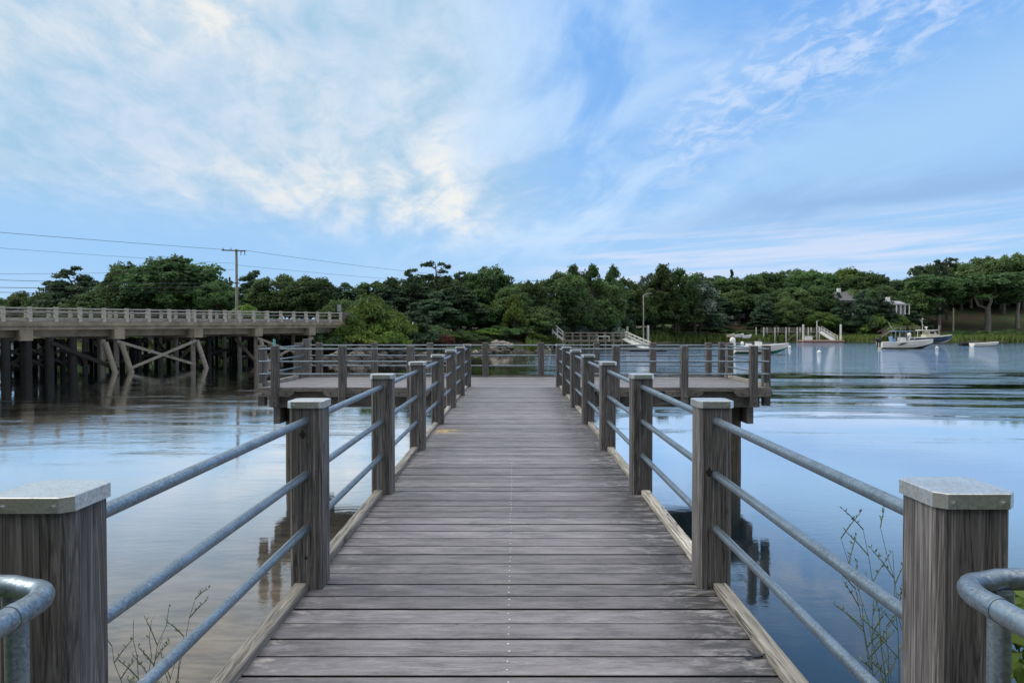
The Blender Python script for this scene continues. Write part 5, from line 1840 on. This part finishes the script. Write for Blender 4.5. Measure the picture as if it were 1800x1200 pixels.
def house(px, ybase, yeave, yridge, Y, wpx, label, roofm, wallm, porch=False):
    pb_ = at(px, ybase, Y)
    W = wpx * Y / F
    he = at(px, yeave, Y).z - pb_.z
    hr = at(px, yridge, Y).z - pb_.z
    o = thing('house', label, 'house', pb_)
    D = 6.0
    m = MB(); m.span((-W / 2, 0, -1.5), (W / 2, D, he)); obj('wall', m, wallm, o)
    m = MB()
    vs = [(-W / 2 - .3, -0.4, he + .003), (W / 2 + .3, -0.4, he + .003), (W / 2 + .3, D + .4, he + .003), (-W / 2 - .3, D + .4, he + .003), (-W / 2 - .3, D / 2, hr), (W / 2 + .3, D / 2, hr)]
    m.add(vs, [(3, 2, 1, 0), (0, 1, 5, 4), (2, 3, 4, 5), (1, 2, 5), (3, 0, 4)])
    rf = obj('roof', m, roofm, o)
    m = MB(); m.span((-W * 0.42, D / 2 - 0.4, hr - 0.6), (-W * 0.42 + 0.7, D / 2 + 0.4, hr + 0.9)); obj('chimney', m, GELW, rf)
    nw = max(2, int(W / 2))
    for i in range(nw):
        x = -W / 2 + (i + 0.5) * W / nw
        m = MB(); m.span((x - 0.5, -0.05, he * 0.30), (x + 0.5, -0.003, he * 0.78)); wf = obj('window', m, GELW, o)
        m = MB(); m.span((x - 0.42, -0.075, he * 0.34), (x + 0.42, -0.053, he * 0.74)); obj('pane', m, GLASSD, wf)
    if porch:
        for i in range(4):
            x = -W / 2 + i * W / 3
            m = MB(); m.span((x - 0.09, -2.0, -1.0), (x + 0.09, -1.82, he * 0.8)); obj('porch_post', m, GELW, o)
        m = MB(); m.span((-W / 2 - .2, -2.1, he * 0.8), (W / 2 + .2, -0.06, he * 0.8 + 0.2)); obj('porch_roof', m, roofm, o)


house(1356, 550, 533, 524, 176, 46, 'grey shingled house with white windows half hidden behind pines', ROOFM, SHING)
house(1500, 548, 528, 512, 169, 44, 'grey house with a porch and steep roof between dark trees', ROOFM, SHING, True)
house(1579, 545, 534, 528, 163.5, 22, 'small pale roofed cottage with white posts and chimney above the shrubs', ROOFG, SHING, True)
house(1300, 552, 530, 520, 181, 20, 'white house barely showing between dark trunks left of the grey shingled house', ROOFM, GELW)

# ------------------------------------------------------------------ plants beside the near end of the pier


def weed(px0, ybase, Y, tops, label, seed, leafy):
    r2 = random.Random(seed)
    b0 = at(px0, ybase, Y)
    gz0 = -0.95
    o = thing('weed', label, 'plant', (b0.x, Y, gz0))
    st_, lv = MB(), []
    tn = []
    for (px, py, dY) in tops:
        tip = at(px, py, Y + dY) - Vector((b0.x, Y, gz0))
        root = Vector((r2.uniform(-.02, .02), 0, 0))
        pts = []
        bow = Vector((r2.uniform(-.05, .05), r2.uniform(-.05, .05), 0.1))
        for i in range(13):
            t = i / 12
            p = root.lerp(tip, t ** 0.9) + bow * math.sin(math.pi * t) + Vector((r2.uniform(-.006, .006), r2.uniform(-.006, .006), 0))
            pts.append(p)
        st_.tube([tuple(p) for p in pts], [0.0026 * (1 - 0.7 * i / 12) for i in range(13)], 5)
        for i in range(3, 13):
            p = pts[i]
            dr = (pts[i] - pts[i - 1]).normalized()
            if r2.random() < 0.55:
                s = r2.choice((-1, 1))
                e = p + (dr * 0.75 + Vector((s * r2.uniform(.4, .9), r2.uniform(-.4, .4), 0.1))).normalized() * r2.uniform(0.05, 0.13)
                st_.tube([tuple(p), tuple(p.lerp(e, .5) + Vector((0, 0, .004))), tuple(e)], [0.002, 0.0016, 0.001], 4)
                segs = [p.lerp(e, u) for u in (.3, .5, .7, .85, 1.0)]
            else:
                segs = [p]
            for qp in segs:
                for _ in range(leafy):
                    dl = (dr + Vector((r2.uniform(-1, 1), r2.uniform(-1, 1), r2.uniform(-.2, .8)))).normalized()
                    L = r2.uniform(0.008, 0.020)
                    sd = dl.cross(Vector((r2.uniform(-1, 1), r2.uniform(-1, 1), r2.uniform(-1, 1)))).normalized() * L * 0.16
                    lv.append([qp, qp + dl * L * .5 + sd, qp + dl * L, qp + dl * L * .5 - sd])
                    tn.append(r2.random())
    obj('stem', st_, WEEDM, o)
    V = np.array([[tuple(v) for v in q4] for q4 in lv])
    obj('foliage', quads_mesh('foliage', V, tn, WEEDM), WEEDM, o)


weed(232, 1230, 2.35, [(343, 1052, 0.1), (300, 1066, 0.0), (268, 1088, -0.1), (325, 1118, 0.05), (316, 1130, 0.15), (236, 1090, 0.0), (196, 1135, -0.05), (285, 1128, 0.1)], 'thin grey-green weed rising over the water beside the left railing', 3, 2)
weed(1590, 1260, 2.3, [(1546, 926, 0.0), (1518, 930, 0.05), (1478, 945, 0.1), (1567, 972, 0.0), (1492, 980, 0.1)], 'thin sparse weed rising beside the right railing near the first post', 8, 2)
weed(1580, 1270, 2.45, [(1507, 1035, 0.0), (1535, 1050, 0.05), (1560, 1100, 0.0), (1545, 1125, 0.08)], 'shorter feathery weed low between the right rails and the first post', 12, 3)
# leafy shrub at the right edge
rng = np.random.default_rng(11)
cl2 = []
for i in range(40):
    cl2.append((rng.uniform(-0.17, 0.25), rng.uniform(-0.25, 0.3), rng.uniform(0.3, 1.22), 0.11, 0.10, 90, rng.uniform(0.2, 0.95)))
V, T = leaves(rng, cl2, 0.045, 1.9, -0.6, 0.8, 0.5)
sb = thing('leafy_shrub', 'bright green leafy shrub at the lower right edge beside the first post', 'bush', (1.55, 1.92, -0.85))
obj('foliage', quads_mesh('foliage', V, T, LEAF_NEAR), LEAF_NEAR, sb)
m = MB()
for i in range(6):
    a = i * 1.05
    m.tube([(0, 0, -0.1), (0.1 * math.cos(a), 0.1 * math.sin(a), 0.55), (0.14 * math.cos(a), 0.16 * math.sin(a), 1.1)], [0.008, 0.006, 0.003], 5)
obj('stem', m, WEEDM, sb)

# teal topped marker pile between bridge and platform
p = at(482, 596, 36)
tp = thing('marker_pile', 'slim teal topped marker stake rising behind the left corner of the platform', 'post', (p.x, 36, WATER - 0.6))
zt = p.z - WATER + 0.6
m = MB(); m.tube([(0, 0, 0), (0, 0, zt - 0.45)], 0.055, 10); obj('shaft', m, WOOD_GREY, tp)
m = MB(); m.tube([(0, 0, zt - 0.449), (0, 0, zt)], 0.06, 10); obj('teal_top', m, TEAL, tp)
